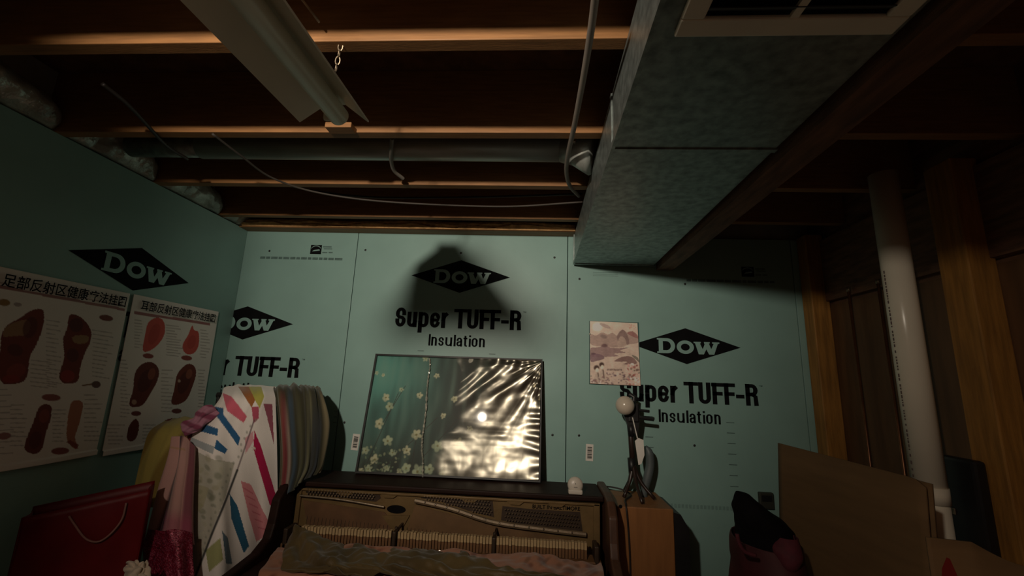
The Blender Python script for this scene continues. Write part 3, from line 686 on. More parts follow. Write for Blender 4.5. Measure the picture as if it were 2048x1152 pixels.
po = pins.build('tuning_pins', mat('pin_steel', (.10, .065, .035), .45, .5), plate); po['kind'] = 'stuff'
MB().tube(spline([PP(600, 991, PY - .02), PP(680, 999, PY - .02), PP(768, 1014, PY - .02)], 12), .0045, 8).build('pressure_bar', STEEL, plate)
bar = spline([PP(830, 1001, PY - .02), PP(900, 1017, PY - .02), PP(985, 1044, PY - .02), PP(1080, 1058, PY - .02), PP(1172, 1069, PY - .02)], 40)
BARM = mat('bar_bronze', (.20, .14, .085), .5, .3, bump=.1)
MB().tube(bar, .0105, 8).build('pressure_bar', BARM, plate)
for i in range(3, 38, 3): MB().lathe(bar[i] + np.array([0, -.010, .004]), [(.0042, 0), (.0035, .003), (.001, .004)], 8, (0, -1, .3)).build('bar_screw', SHINY, plate)

strut = MB(); a = PP(765, 1030); b_ = PP(820, 1030); c_ = PP(800, 1066); d_ = PP(790, 1066)
for s0 in (0,): strut.prism([(a[0], a[2]), (b_[0], b_[2]), (c_[0], c_[2]), (d_[0], d_[2])], 1, PY - .008, PY)
strut.build('plate_strut', BRONZE, plate)
t0, t1 = PP(1065, 1012), PP(1160, 1015)
place2d('maker_lettering', text_mesh('BUILT IN BALTIMORE', .01), (0, PY - .003, 0), *B3, (t0[0], t0[2] - .008, t1[0], t0[2] + .008), INK, plate, .001)
# strings behind hammers (one joined field)
strs = MB()
for i in range(70):
    t = i / 69; x = .06 + 1.2 * t; strs.tube([(x, PY - .006, 1.0 - .06 * t), (x - .01, PY - .006, .86)], .0007, 4)
so = strs.build('strings', STEEL, plate); so['kind'] = 'stuff'
# hammers
HY, HZ = -.425, .9665
hb = MB(); hb.box((-.0055, -.012, 0), (.0055, .012, .026), .002); hb.mi = 1; hb.box((-.005, -.010, -.034), (.005, .010, 0)); hb.box((-.002, .008, -.016), (.002, .07, -.012))
hme = None; hx0, hx1 = .098, 1.283; segs = ((.092, .477, 29), (.502, .895, 30), (.912, 1.279, 29))
for a, b, n in segs:
    for i in range(n):
        x = a + (b - a) * (i + .5) / n
        if hme is None: o = hb.build('hammer', [FELT, HAMW], piano); hme = o.data
        else:
            o = bpy.data.objects.new('hammer', hme); COL.objects.link(o); o.parent = piano; o.matrix_parent_inverse = wmat(piano).inverted()
        o.location = (x, HY + rr.uniform(-.0015, .0015), HZ + rr.uniform(-.0018, .0018))
MB().box((.02, HY - .03, HZ - .075), (1.335, HY + .05, HZ - .036), .004).build('hammer_rail', HAMW, piano)
MB().box((.02, HY - .05, HZ - .13), (1.335, HY + .03, HZ - .078), .004).build('action_rail', BLKP, piano)
for x in (.492, .903): 
    b = MB(); b.box((x - .007, HY - .03, HZ - .13), (x + .007, HY + .03, HZ + .03), .003); b.box((x - .004, HY + .02, HZ + .02), (x + .004, PY, HZ + .03)); b.lathe((x, HY - .002, HZ + .036), [(.007, 0), (.006, .006), (.002, .008)], 12); b.build('action_bracket', DKIRON, piano)
for x in (.035, 1.315): MB().box((x - .009, HY - .03, HZ - .13), (x + .009, HY + .05, HZ + .02), .004).build('action_bracket', DKIRON, piano)
MB().tube([aty(878, 1101, HY - .06), aty(934, 1107, HY - .06)], .0028, 8).build('pedal_rod', SHINY, piano)
MB().box((PX0, -.62, .66), (1.362, -.46, .80), .01).build('key_cover', PIANO, piano)

# ------------------------------------------------------------------ framed picture leaning on the wall, standing on the piano
ftl, ftr = aty(753, 707, -.03), aty(1087, 721, -.03)
PT = np.array([0, -.03, (ftl[2] + ftr[2]) / 2]); PBm = np.array([0, -.150, PZ + .0035])
PW0, PW1 = .187, 1.090
x_bl = hit(712, 946, 2, PZ)[0]; 
ax = np.array([1., 0, -.004]); up = PT - PBm; PH = np.linalg.norm(up); up = up / PH
nrm = np.cross(ax, up); nrm /= np.linalg.norm(nrm)
def PIC(u, v, o=0.): return PBm + np.array([PW0 + (PW1 - PW0) * u, 0, 0]) + up * (PH * v) + nrm * o
def pic_uv(px, py):
    d = ray(px, py); t = ((PBm - CAM) @ nrm) / (d @ nrm); p = CAM + d * t - PBm
    return (p[0] - PW0) / (PW1 - PW0), (p @ up) / PH
pic = empty('framed_picture', tuple(PIC(.5, 0)), 'black framed blossom picture in crinkled foil leaning on the wall above the piano', 'picture')
fr = MB(); w = .009
def slab(b, u0, v0, u1, v1, o0, o1):
    vs = [b.bm.verts.new(PIC(u, v, o)) for o in (o0, o1) for u, v in ((u0, v0), (u1, v0), (u1, v1), (u0, v1))]
    for q in ((3, 2, 1, 0), (4, 5, 6, 7), (0, 1, 5, 4), (1, 2, 6, 5), (2, 3, 7, 6), (3, 0, 4, 7)): b._f([vs[i] for i in q])
wu, wv = w / (PW1 - PW0), w / PH
for nm, q in (('rail', (0, 0, 1, wv)), ('rail', (0, 1 - wv, 1, 1)), ('stile', (0, wv, wu, 1 - wv)), ('stile', (1 - wu, wv, 1, 1 - wv))):
    b = MB(); slab(b, *q, -.012, .012); b.build('frame_' + nm, BLKP, pic)
b = MB(); slab(b, wu, wv, 1 - wu, 1 - wv, -.010, -.004); b.build('backing_board', CARD, pic)
nr, nc = 230, 330
uu, vv = np.meshgrid(np.linspace(wu, 1 - wu, nc), np.linspace(wv, 1 - wv, nr))
V = np.array([[PIC(uu[i, j], vv[i, j], -.003) for j in range(nc)] for i in range(nr)])
asp = (PW1 - PW0) / PH
pt = Paint(uu * asp, vv, (46, 54, 44))
g = np.clip(1.15 - uu * 2.2, 0, 1) * np.clip(vv * 1.5 - .12, 0, 1); pt.put(g, (92, 150, 138))  # teal reflection of the foam wall in the glass, painted into the print
nz = np.array([[mnoise.noise(Vector((uu[i, j] * 26, vv[i, j] * 3, 1))) for j in range(nc)] for i in range(nr)])
pt.put(np.clip(nz * 1.4, 0, 1) * .5, (20, 30, 28)); pt.put(np.clip(-nz * 1.2, 0, 1) * .4, (120, 150, 135))
rb = random.Random(12)
def Zp(x, y):
    u, v = pic_uv(680 + x / 3.6, 680 + y / 3.6); return u * asp, v
for (x1, y1, x2, y2) in ((300, 930, 700, 560), (500, 990, 560, 640), (160, 960, 420, 380), (580, 860, 860, 560), (280, 640, 470, 330)):
    a = Zp(x1, y1); b = Zp(x2, y2); pt.line(*a, *b, .006, (52, 46, 38), .8)
def blossom(x, y, s, col):
    c = Zp(x, y); r0 = rb.uniform(0, 6)
    for k in range(5):
        a = r0 + k * 2 * PI / 5; pt.ell(c[0] + s * rb.uniform(.45, .75) * math.cos(a), c[1] + s * rb.uniform(.45, .75) * math.sin(a), s * rb.uniform(.4, .62), s * rb.uniform(.3, .5), a, col, rb.uniform(.55, .95), .5)
    pt.ell(*c, s * .22, s * .22, 0, (120, 112, 60), .9, .4)
for (x, y, s) in ((330, 412, .030), (350, 482, .030), (437, 356, .018), (285, 600, .034), (345, 722, .034), (478, 800, .030), (545, 680, .036), (698, 765, .036), (850, 745, .036), (180, 800, .026), (245, 860, .030), (560, 945, .040), (640, 930, .034), (742, 965, .030),
                  (372, 812, .024), (480, 925, .032), (200, 930, .026), (330, 920, .022), (700, 262, .020), (570, 392, .022), (265, 240, .016), (305, 250, .014), (820, 430, .024), (930, 640, .02), (150, 940, .022), (420, 950, .02), (620, 140, .02), (740, 540, .02)):
    blossom(x + rb.uniform(-6, 6), y + rb.uniform(-6, 6), s * 1.15, (172, 182, 150) if rb.random() < .6 else (196, 194, 160))
for i in range(60):
    c = Zp(rb.uniform(140, 500), rb.uniform(760, 985)); pt.ell(*c, rb.uniform(.006, .014), rb.uniform(.004, .01), rb.uniform(0, 3), rb.choice([(120, 140, 108), (70, 92, 72), (150, 156, 122)]), .7, .4)
grid_mesh('print', V, painted('print_with_reflection', .55, .4), pic, pt.C)
# crinkled silvery film over the right of the print
nr, nc = 240, 300
uu, vv = np.meshgrid(np.linspace(.40, 1 - wu, nc), np.linspace(wv, 1 - wv, nr))
cx_, cv_ = 1.02, .98
ang = np.arctan2(cv_ - vv, (cx_ - uu) * asp); dist = np.hypot((cx_ - uu) * asp, cv_ - vv)
hgt = np.zeros_like(uu)
N3 = lambda sx, sy, k, s: np.array([[mnoise.noise(Vector((uu[i, j] * sx, vv[i, j] * sy, k))) for j in range(nc)] for i in range(nr)]) * s
ra = lambda sa, sd, k, s: np.array([[mnoise.noise(Vector((ang[i, j] * sa, dist[i, j] * sd, k))) for j in range(nc)] for i in range(nr)]) * s
hgt += ra(7, 1.0, 2, .010) * np.clip(1.2 - dist, .2, 1)                       # folds radiating from the top right corner
hgt += N3(4, 16, 5, .0055) * np.clip(1 - np.abs(vv - .34) / .3, 0, 1)          # level creases across the lower middle
hgt += N3(16, 7, 9, .007) * np.clip((.26 - vv) / .2, 0, 1)                     # scalloped folds at the foot
hgt += .0045 * np.sin(vv * 62 + 3 * N3(4, 4, 3, 1)) * np.clip((uu - .90) / .08, 0, 1)    # ripples along the right edge
hgt += .006 * np.sin(uu * 70 + 4 * N3(3, 3, 3, 1)) * np.clip((vv - .86) / .1, 0, 1) * np.clip((uu - .5) / .1, 0, 1)
hgt += N3(12, 10, 6, .0022) + N3(30, 24, 6, .0006) + N3(3.2, 2.6, 15, .014)
hgt += .014 - .010 * (1 - vv) ** 2
dg = (uu - .62) * .80 + (vv - .50) * -.60                              # broad folds sloping from the upper right to the lower left
hgt += .0075 * np.sin(dg * 24 + 5 * N3(2.2, 2.2, 21, 1)) * np.clip((vv - .30) / .25, 0, 1)
hgt += .0040 * np.sin(dg * 58 + 7 * N3(3, 3, 22, 1)) * np.clip((vv - .45) / .25, 0, 1)
tt = N3(5, 4, 11, .5)
alpha = np.clip((uu - .47 + .10 * (.5 - vv) + tt * .30) / .34, 0, 1) * np.clip((uu - .41) / .05, 0, 1) * .93
V = np.array([[PIC(uu[i, j], vv[i, j], .012 + max(-.010, hgt[i, j] * .9)) for j in range(nc)] for i in range(nr)])
m, t, b = nodes('crinkled_film'); N, L = t.nodes, t.links
b.inputs['Base Color'].default_value = (.52, .485, .40, 1); b.inputs['Metallic'].default_value = 1; b.inputs['Roughness'].default_value = .36
at = N.new('ShaderNodeAttribute'); at.attribute_name = 'print'; L.new(at.outputs['Fac'], b.inputs['Alpha'])
grid_mesh('film', V, m, pic, np.repeat(alpha[..., None], 3, -1))
# sparkling seam down the middle of the film
sm = []; 
for i, (x, y) in enumerate(spline([(648, 135), (650, 200), (640, 260), (628, 380), (622, 500), (605, 640), (597, 700), (592, 790), (600, 880), (598, 988)], 110)):
    u, v = pic_uv(680 + x / 3.6, 680 + y / 3.6); wd = rb.uniform(.004, .009) / asp
    sm.append([PIC(u - wd, v, .007 + rb.uniform(0, .006)), PIC(u, v, .012 + rb.uniform(0, .006)), PIC(u + wd, v, .007 + rb.uniform(0, .006))])
grid_mesh('foil_seam', np.array(sm), mat('seam_foil', (.9, .86, .74), .32, .6), pic, smooth=False)
# glass pane
m, t, b = nodes('pane_glass'); N, L = t.nodes, t.links
fz = N.new('ShaderNodeFresnel'); fz.inputs[0].default_value = 1.45; tr = N.new('ShaderNodeBsdfTransparent'); gl = N.new('ShaderNodeBsdfGlossy'); gl.inputs['Roughness'].default_value = .05
mx = N.new('ShaderNodeMixShader'); L.new(fz.outputs[0], mx.inputs[0]); L.new(tr.outputs[0], mx.inputs[1]); L.new(gl.outputs[0], mx.inputs[2]); L.new(mx.outputs[0], N['Material Output'].inputs[0])
V = np.array([[PIC(u, v, .0005) for u in (wu, 1 - wu)] for v in (wv, 1 - wv)])
grid_mesh('glass_pane', V, m, pic)

# motion sensor on the lid
sx = hit(1151, 989, 2, PZ)
sen = empty('motion_sensor', (sx[0], sx[1], PZ), 'small white plastic sensor standing on the right end of the piano lid', 'sensor')
b = MB(); b.lathe((sx[0], sx[1] + .012, PZ + .036), [(.018, -.026), (.031, -.022), (.034, -.008), (.033, .006), (.024, .013), (.010, .016)], 28, (0, -1, .12)); o = b.build('sensor_body', WHITEP, sen, True)
MB().box((sx[0] - .031, sx[1] - .008, PZ), (sx[0] + .031, sx[1] + .03, PZ + .02), .006).build('sensor_foot', WHITEP, sen)
MB().box((sx[0] - .008, sx[1] - .0065, PZ + .029), (sx[0] + .008, sx[1] - .003, PZ + .0315), .0008).build('sensor_slot', mat('grey_slot', (.22, .19, .17), .6), sen)
MB().lathe((sx[0], sx[1] - .0035, PZ + .044), [(.0018, 0), (.0012, .002)], 8, (0, -1, 0)).build('sensor_eye', BLKP, sen)

# ------------------------------------------------------------------ speaker, tripod lamp
spk = empty('speaker', (1.54, -.15, 0), 'tall wooden speaker cabinet with black front beside the piano', 'speaker')
SX0, SX1, SY0, SY1, SZ = 1.425, 1.665, -.30, -.012, 1.10
MB().box((SX0, SY0, .02), (SX1, SY1, SZ), .004).build('cabinet', SPKW, spk)
MB().prism([(SX1, .03), (SX1 + .062, .03), (SX1 + .062, SZ - .075), (SX1 + .03, SZ - .02), (SX1, SZ - .012)], 1, SY0 - .002, SY1 - .01).build('grille', BLKP, spk)
c = aty(1241, 1013, SY0); MB().lathe((c[0], SY0 - .0005, c[2]), [(.008, 0), (.007, .001)], 14, (0, -1, 0)).build('screw_hole', BLACK, spk)
for x in (SX0 + .03, SX1 - .03):
    for y in (SY0 + .03, SY1 - .03): MB().lathe((x, y, 0), [(.018, 0), (.02, .012), (.02, .021)], 12).build('foot', BLKP, spk)
cable('cable', [(1.405, -.06, 1.125), (1.44, -.08, 1.128), (1.49, -.10, 1.122), (1.52, -.13, 1.108), (1.475, -.22, 1.107), (1.462, -.302, 1.104), (1.468, -.309, 1.02), (1.474, -.309, .85), (1.468, -.309, .55)], .0035, DARKCABLE, 'dark brown cable trailing down the front of the wooden speaker')
TX, TY = 1.532, -.13
tri = empty('tripod_lamp', (TX, TY, SZ), 'small dark tripod lamp with frosted globe standing on the speaker', 'lamp')
bx = aty(1250, 811, TY - .05)
top = (TX - .012, TY, 1.50)
MB().tube([(TX, TY, SZ + .13), (TX - .006, TY, 1.34), top], [.014, .013, .013], 14).build('pole', BRNP, tri, True)
for z0, z1 in ((1.20, 1.275), (1.375, 1.43)): MB().tube([(TX - .003, TY, z0), (TX - .008, TY, z1)], .0175, 14).build('clamp_collar', BLKP, tri, True)
for dx, dy, in ((-.055, -.05), (.085, -.05), (.01, -.13), (-.03, .07)):
    MB().tube(spline([(TX, TY, SZ + .15), (TX + dx * .35, TY + dy * .35, SZ + .075), (TX + dx, TY + dy, SZ + .0095)], 8), [.010] * 4 + [.008] * 4, 10).build('leg', BRNP, tri, True)
R_ = .0445
MB().lathe(tuple(bx), [(R_ * math.sin(a), -R_ * math.cos(a)) for a in np.linspace(.05, PI - .25, 20)], 32, Vector((.55, .8, .1))).build('globe', LAMPW, tri, True)
MB().tube([bx + np.array([.018, .028, .004]), bx + np.array([.042, .062, .002])], [.030, .026], 18).build('lamp_socket', BLKP, tri, True)
b = MB(); b.box((bx[0] + .02, TY - .022, 1.44), (bx[0] + .075, TY + .03, 1.53), .008); b.tube([(bx[0] + .05, TY, 1.515), (bx[0] + .055, TY, 1.56), (bx[0] + .035, TY + .01, 1.572)], .012, 10)
b.tube([(bx[0] + .06, TY - .01, 1.50), (bx[0] + .125, TY - .01, 1.495)], .007, 8); b.tube([(bx[0] + .06, TY - .01, 1.465), (bx[0] + .145, TY - .01, 1.458)], .009, 8)
b.prism([(bx[0] + .0, 1.475), (bx[0] + .08, 1.475), (bx[0] + .065, 1.38), (bx[0] + .03, 1.40)], 1, TY - .016, TY + .016)
b.build('bracket', BLKP, tri)
b = MB(); p0 = aty(1265, 835, TY - .03); p1 = aty(1275, 877, TY - .035)
b.tube([p0, p1], .0028, 6).build('tag_string', PAPER, tri)
tg = [aty(x, y, TY - .035) for x, y in ((1270, 882), (1277, 876), (1287, 880), (1289, 910), (1283, 928), (1277, 930))]
b = MB(); A = [b.bm.verts.new(p) for p in tg]; B_ = [b.bm.verts.new(p + np.array([0, .003, 0])) for p in tg]; b._f(A); b._f(B_[::-1])
for k in range(6): b._f([A[k], A[(k + 1) % 6], B_[(k + 1) % 6], B_[k]])
b.build('paper_tag', PAPER, tri)
hp = spline([aty(x, y, TY + .02) for x, y in ((1291, 893), (1298, 905), (1300, 930), (1295, 955), (1288, 985), (1290, 998))], 20)
MB().tube(hp, list(np.interp(np.linspace(0, 1, 20), [0, .2, .6, 1], [.008, .020, .021, .012])), 12).build('folded_arm', mat('blue_grey_plastic', (.10, .12, .125), .5), tri, True)

# ------------------------------------------------------------------ fabrics on the left
CLOTH = painted('printed_cloth', .85, .2, .25, 500, sheen=.2)
def cloth(name, ctrl, nr, nc, draw, label, base, fold=.01, fs=(6, 1.2), seed=0, thick=.004, m_=CLOTH, cat='cloth', group=None, wr=.0):
    C = np.array([[aty(*q) for q in r] for r in ctrl]); V = crom(crom(C, nr, 0), nc, 1)
    nn = normals(V); u, v = np.meshgrid(np.linspace(0, 1, nc), np.linspace(0, 1, nr))
    f = np.array([[mnoise.noise(Vector((u[i, j] * fs[0], v[i, j] * fs[1], seed))) for j in range(nc)] for i in range(nr)])
    V = V + nn * (f * fold)[..., None]
    if wr: V = V + nn * (gnoise(V, 28, seed) * wr)[..., None]
    X, Y = to_px(C.reshape(-1, 3)); 
    X, Y = to_px(V); p = Paint(X, Y, base)
    if draw: draw(p, u, v)
    return tag(grid_mesh(name, V, m_, None, p.C, thick), label, cat, group)
# what the fabrics hang on: a valet stand of two uprights and a top rail
rk = empty('clothes_stand', (-.3, -.35, 0), 'dark metal clothes stand hidden under the striped fabrics', 'stand')
for x, y in ((-.46, -.30), (-.09, -.30)): MB().tube([(x, y, 0), (x, y, 1.50)], .012, 10).build('upright', BLKP, rk)
MB().tube([(-.47, -.30, 1.50), (-.02, -.27, 1.50)], .014, 10).build('top_rail', BLKP, rk)
for x in (-.46, -.09): MB().box((x - .02, -.48, 0), (x + .02, -.14, .025), .005).build('foot', BLKP, rk)
def grey_draw(p, u, v):
    for k, (c, x) in enumerate((((96, 92, 62), .06), ((150, 60, 70), .13), ((160, 140, 128), .20), ((62, 80, 96), .30), ((84, 84, 62), .42), ((46, 48, 40), .52), ((120, 118, 92), .60), ((58, 62, 66), .70), ((70, 80, 95), .80), ((150, 138, 108), .93))):
        w = .045 if k != 9 else .05
        p.put(np.clip(1.4 - np.abs(u - x - .02 * np.sin(v * 5 + k)) / w, 0, 1) * np.clip((v - .12) * 4 - (k % 3) * .4, 0, 1), c, .7)
    p.put(np.clip((.16 - v) / .08, 0, 1) * .5, (110, 100, 60))
cloth('scarf', [[(548, 772, -.20), (580, 770, -.18), (612, 771, -.18), (640, 775, -.19)],
                [(548, 782, -.36), (585, 781, -.36), (622, 783, -.35), (648, 793, -.28)],
                [(556, 850, -.40), (590, 850, -.39), (626, 855, -.37), (664, 846, -.27)],
                [(560, 920, -.40), (592, 925, -.38), (622, 928, -.36), (652, 920, -.27)],
                [(556, 1000, -.40), (580, 985, -.40), (606, 962, -.385), (642, 944, -.29)]], 120, 150, grey_draw,
      'grey green striped scarf draped over the stand next to the piano', (62, 60, 45), .024, (11, .9), 3, cat='scarf')
def towel_draw(p, u, v):
    Z = lambda *a: [(240 + x / 2.796, 740 + y / 2.796) for x, y in a]
    pk, bl, mg = (228, 110, 130), (52, 104, 150), (190, 32, 84)
    p.poly(Z((575, 130), (625, 150), (710, 260), (690, 295), (600, 230)), pk)
    p.poly(Z((660, 95), (720, 95), (755, 170), (735, 210)), (176, 110, 60)); p.poly(Z((720, 95), (790, 95), (805, 150), (780, 215), (755, 170)), (196, 190, 92))
    p.poly(Z((735, 205), (775, 205), (775, 270), (745, 300)), mg, .9); p.poly(Z((800, 190), (850, 190), (860, 420), (820, 260)), (150, 24, 70), .9)
    p.poly(Z((530, 205), (580, 215), (580, 250), (672, 380), (660, 425), (600, 340), (535, 250)), bl)
    p.poly(Z((470, 300), (550, 330), (545, 368), (455, 345)), bl); p.poly(Z((540, 390), (600, 445), (585, 470), (528, 440)), bl)
    p.poly(Z((385, 370), (530, 430), (520, 470), (390, 410)), (130, 150, 160), .7)
    p.poly(Z((750, 340), (785, 420), (870, 700), (865, 760), (835, 755), (745, 440)), mg)
    p.poly(Z((700, 380), (745, 340), (745, 400), (700, 470)), (225, 130, 150), .7)
    p.poly(Z((675, 620), (730, 640), (800, 790), (860, 900), (760, 960), (720, 820)), (224, 120, 132), .85)
    for k in range(6): p.line(*Z((690 + 16 * k, 660 + 44 * k))[0], *Z((740 + 14 * k, 690 + 40 * k))[0], 2.2, (190, 70, 96), .6)
    p.poly(Z((610, 690), (655, 760), (720, 985), (690, 1025), (620, 830)), (48, 104, 136))
    p.poly(Z((570, 900), (600, 940), (625, 1085), (590, 1085)), (52, 98, 122), .9)
    # lace half with grey-green weave left of the dark seam
    p.poly(Z((380, 430), (520, 500), (640, 520), (590, 700), (430, 1130), (395, 1152), (400, 760)), (150, 150, 118), .6)
    r = random.Random(2)
    for i in range(70):
        x, y = r.uniform(400, 620), r.uniform(480, 1100)
        if x + y * .42 < 860: p.ell(240 + x / 2.796, 740 + y / 2.796, r.uniform(3, 7), r.uniform(3, 9), r.uniform(0, 3), r.choice([(190, 186, 160), (112, 116, 92), (168, 160, 128)]), .5, .6)
    p.poly(Z((480, 1010), (560, 940), (575, 1060), (500, 1130)), (160, 166, 72), .8); p.poly(Z((430, 640), (500, 660), (470, 760), (430, 800)), (178, 170, 130), .6)
    p.line(*Z((750, 280))[0], *Z((655, 560))[0], 3.0, (110, 84, 92), .8); p.line(*Z((655, 560))[0], *Z((425, 1150))[0], 4.5, (44, 48, 48), .95)
    for k in range(26):
        t = k / 25; x, y = 750 - 325 * t - 30 * math.sin(t * PI), 280 + 860 * t; p.ell(240 + x / 2.796 + r.uniform(-4, 4), 740 + y / 2.796, 2.2, 3, 0, (150, 150, 136), .6, .5)
    st = Z((748, 438))[0]
    p.poly([(st[0] + q * math.cos(a), st[1] + q * math.sin(a)) for q, a in [((5.5 if i % 2 else 2.0), i * PI / 5 + .3) for i in range(10)]], (232, 216, 205))
cloth('towel', [[(448, 776, -.30), (478, 771, -.27), (510, 770, -.26), (552, 774, -.24)],
                [(436, 806, -.42), (472, 796, -.45), (515, 792, -.41), (550, 794, -.33)],
                [(378, 872, -.47), (430, 868, -.52), (490, 866, -.46), (552, 868, -.345)],
                [(368, 905, -.50), (430, 930, -.56), (495, 930, -.47), (553, 950, -.35)],
                [(380, 980, -.54), (432, 1000, -.58), (500, 1005, -.46), (554, 1010, -.355)],
                [(384, 1060, -.57), (436, 1080, -.60), (505, 1080, -.46), (554, 1066, -.36)],
                [(384, 1160, -.60), (436, 1170, -.62), (505, 1165, -.45), (552, 1150, -.36)],
                [(388, 1300, -.60), (440, 1300, -.62), (505, 1290, -.45), (548, 1270, -.36)]], 260, 190, towel_draw,
      'big cotton towel with pink blue and magenta stripes hanging on the stand', (255, 246, 240), .022, (5, 1.4), 8, cat='towel')
def yellow_draw(p, u, v):
    p.put(np.clip(np.sin(u * 9 + v * 4) * 1.5, 0, 1), (120, 92, 44), .7); p.put(np.clip((u - .72) / .1, 0, 1), (120, 40, 56), .9)
cloth('shawl', [[(330, 842, -.40), (356, 836, -.38), (388, 836, -.38), (412, 826, -.38)],
                [(300, 862, -.52), (338, 855, -.50), (372, 860, -.49), (400, 868, -.48)],
                [(286, 900, -.56), (318, 895, -.55), (346, 905, -.55), (372, 915, -.54)],
                [(276, 945, -.58), (302, 945, -.58), (326, 955, -.58), (350, 965, -.58)],
                [(262, 1010, -.60), (288, 1015, -.60), (312, 1015, -.60), (334, 1020, -.60)]], 110, 100, yellow_draw, 'mustard yellow shawl with a plum edge slung over the left of the stand', (176, 158, 84), .016, (5, 1), 5, cat='shawl')
def twist_draw(p, u, v): p.put(np.clip(np.sin(v * 16 + u * 6) * 1.5, 0, 1), (120, 40, 70), .8)
cloth('ribbon', [[(424, 810, -.50), (432, 818, -.50), (440, 828, -.49)], [(398, 818, -.52), (404, 832, -.535), (412, 848, -.52)], [(384, 836, -.53), (386, 850, -.55), (396, 862, -.53)], [(362, 848, -.53), (364, 860, -.555), (372, 872, -.54)]],
      60, 30, twist_draw, 'twisted lilac and plum ribbon of cloth knotted above the mustard shawl', (176, 122, 142), .014, (4, 4), 6, cat='ribbon')
def pink_draw(p, u, v):
    p.put(np.clip(1 - np.abs(u - .22 - .25 * (1 - v) + .0) / .075, 0, 1) ** .5, (44, 18, 36)); p.put(np.clip((u - .72) / .06, 0, 1) * np.clip((.95 - u) / .05, 0, 1), (122, 52, 74), .8)
    p.put(np.clip((v - .12) / .03, 0, 1) * np.clip((.15 - v) / .01, 0, 1) * (u < .6), (170, 140, 70), .8)
    p.put(np.clip((v - .62) / .1, 0, 1) * (u > .3), (176, 84, 110), .6)
cloth('blouse', [[(346, 876, -.56), (358, 872, -.575), (376, 878, -.58), (390, 900, -.57)],
                 [(336, 915, -.60), (354, 920, -.62), (372, 925, -.63), (388, 935, -.60)],
                 [(318, 975, -.62), (340, 980, -.65), (364, 985, -.66), (386, 990, -.62)],
                 [(302, 1040, -.64), (328, 1045, -.68), (358, 1050, -.68), (386, 1055, -.64)],
                 [(292, 1080, -.66), (324, 1085, -.70), (356, 1090, -.70), (388, 1090, -.65)]], 130, 90, pink_draw, 'pale pink blouse with a dark plum band hanging beside the red bag', (196, 150, 142), .016, (5, 1), 9, cat='blouse')
def seq_draw(p, u, v):
    r = random.Random(5); n = np.random.default_rng(3).random(u.shape); p.put((n > .80) * 1., (196, 96, 122), .8); p.put((n < .2) * 1., (70, 14, 30), .8)
cloth('sequin_top', [[(298, 1058, -.69), (326, 1062, -.725), (352, 1058, -.73), (384, 1066, -.69)],
                     [(290, 1100, -.70), (322, 1104, -.745), (354, 1100, -.745), (386, 1104, -.70)],
                     [(288, 1170, -.71), (322, 1175, -.755), (356, 1170, -.755), (388, 1170, -.71)],
                     [(290, 1300, -.71), (322, 1300, -.755), (356, 1300, -.755), (388, 1300, -.71)]], 100, 80, seq_draw, 'crimson sequinned top hanging below the pink blouse', (140, 30, 56), .012, (5, 2), 2, m_=painted('sequins', .35, .6, .5, 300, .3), cat='garment', wr=.003)
# red paper bag
bg = empty('gift_bag', (-.5, -.88, .9), 'large glossy red gift bag with a cord handle by the left wall', 'bag')
A0, A1 = aty(44, 1036, -.98), aty(302, 979, -.80)
zt0, zt1 = A0[2], A1[2]
ax_, ay_, bx_, by_ = A0[0], A0[1], A1[0], A1[1]
dx, dy = (bx_ - ax_), (by_ - ay_); ll = math.hypot(dx, dy); nx, ny = dy / ll, -dx / ll      # faces the viewer
if ny > 0: nx, ny = -nx, -ny
def bagp(u, v, d): return (ax_ + dx * u - nx * d, ay_ + dy * u - ny * d, .62 + (zt0 + (zt1 - zt0) * u - .62) * v)
V = sheet(30, 40, lambda u, v: tuple(np.array(bagp(u, 1 - v, 0)) + np.array([nx, ny, 0]) * (.010 * math.sin(u * PI) * (1 - v) * 0 + .008 * mnoise.noise(Vector((u * 4, v * 4, 2))))))
grid_mesh('front_panel', V, RED, bg, thick=.003)
V = sheet(20, 30, lambda u, v: tuple(np.array(bagp(u, 1.0 - v, .085)) + np.array([0, 0, .012 * (1 - v)])))
grid_mesh('back_panel', V, RED, bg, thick=.003)
for u in (0, 1): grid_mesh('gusset', sheet(12, 6, lambda a, b: bagp(u + (.03 if u == 0 else -.03) * math.sin(a * PI), 1 - b, .085 * a)), RED, bg, thick=.003)
grid_mesh('base', sheet(3, 12, lambda a, b: bagp(a, 0, .085 * b)), RED, bg, thick=.003)
hpts = [(140, 1030), (152, 1048), (170, 1072), (188, 1081), (206, 1078), (228, 1060), (246, 1035), (254, 1004)]
def on_front(px, py):
    d = ray(px, py); n3 = np.array([nx, ny, 0]); t = ((np.array([ax_, ay_, 0]) - CAM) @ n3) / (d @ n3); return CAM + d * t + n3 * .012
MB().tube(spline([on_front(*q) for q in hpts], 40), .003, 8).build('cord_handle', mat('cord', (.26, .12, .10), .7), bg, True)
ti = cloth('tissue', [[(252, 1125, -.88), (268, 1122, -.90), (282, 1126, -.90), (294, 1120, -.88)], [(250, 1140, -.90), (268, 1138, -.93), (282, 1142, -.92), (298, 1136, -.90)], [(250, 1165, -.90), (266, 1160, -.94), (284, 1165, -.93), (300, 1160, -.90)]],
           40, 50, None, 'crumpled white tissue tucked beside the red bag', (205, 185, 165), .022, (5, 4), 4, cat='tissue', wr=.006)

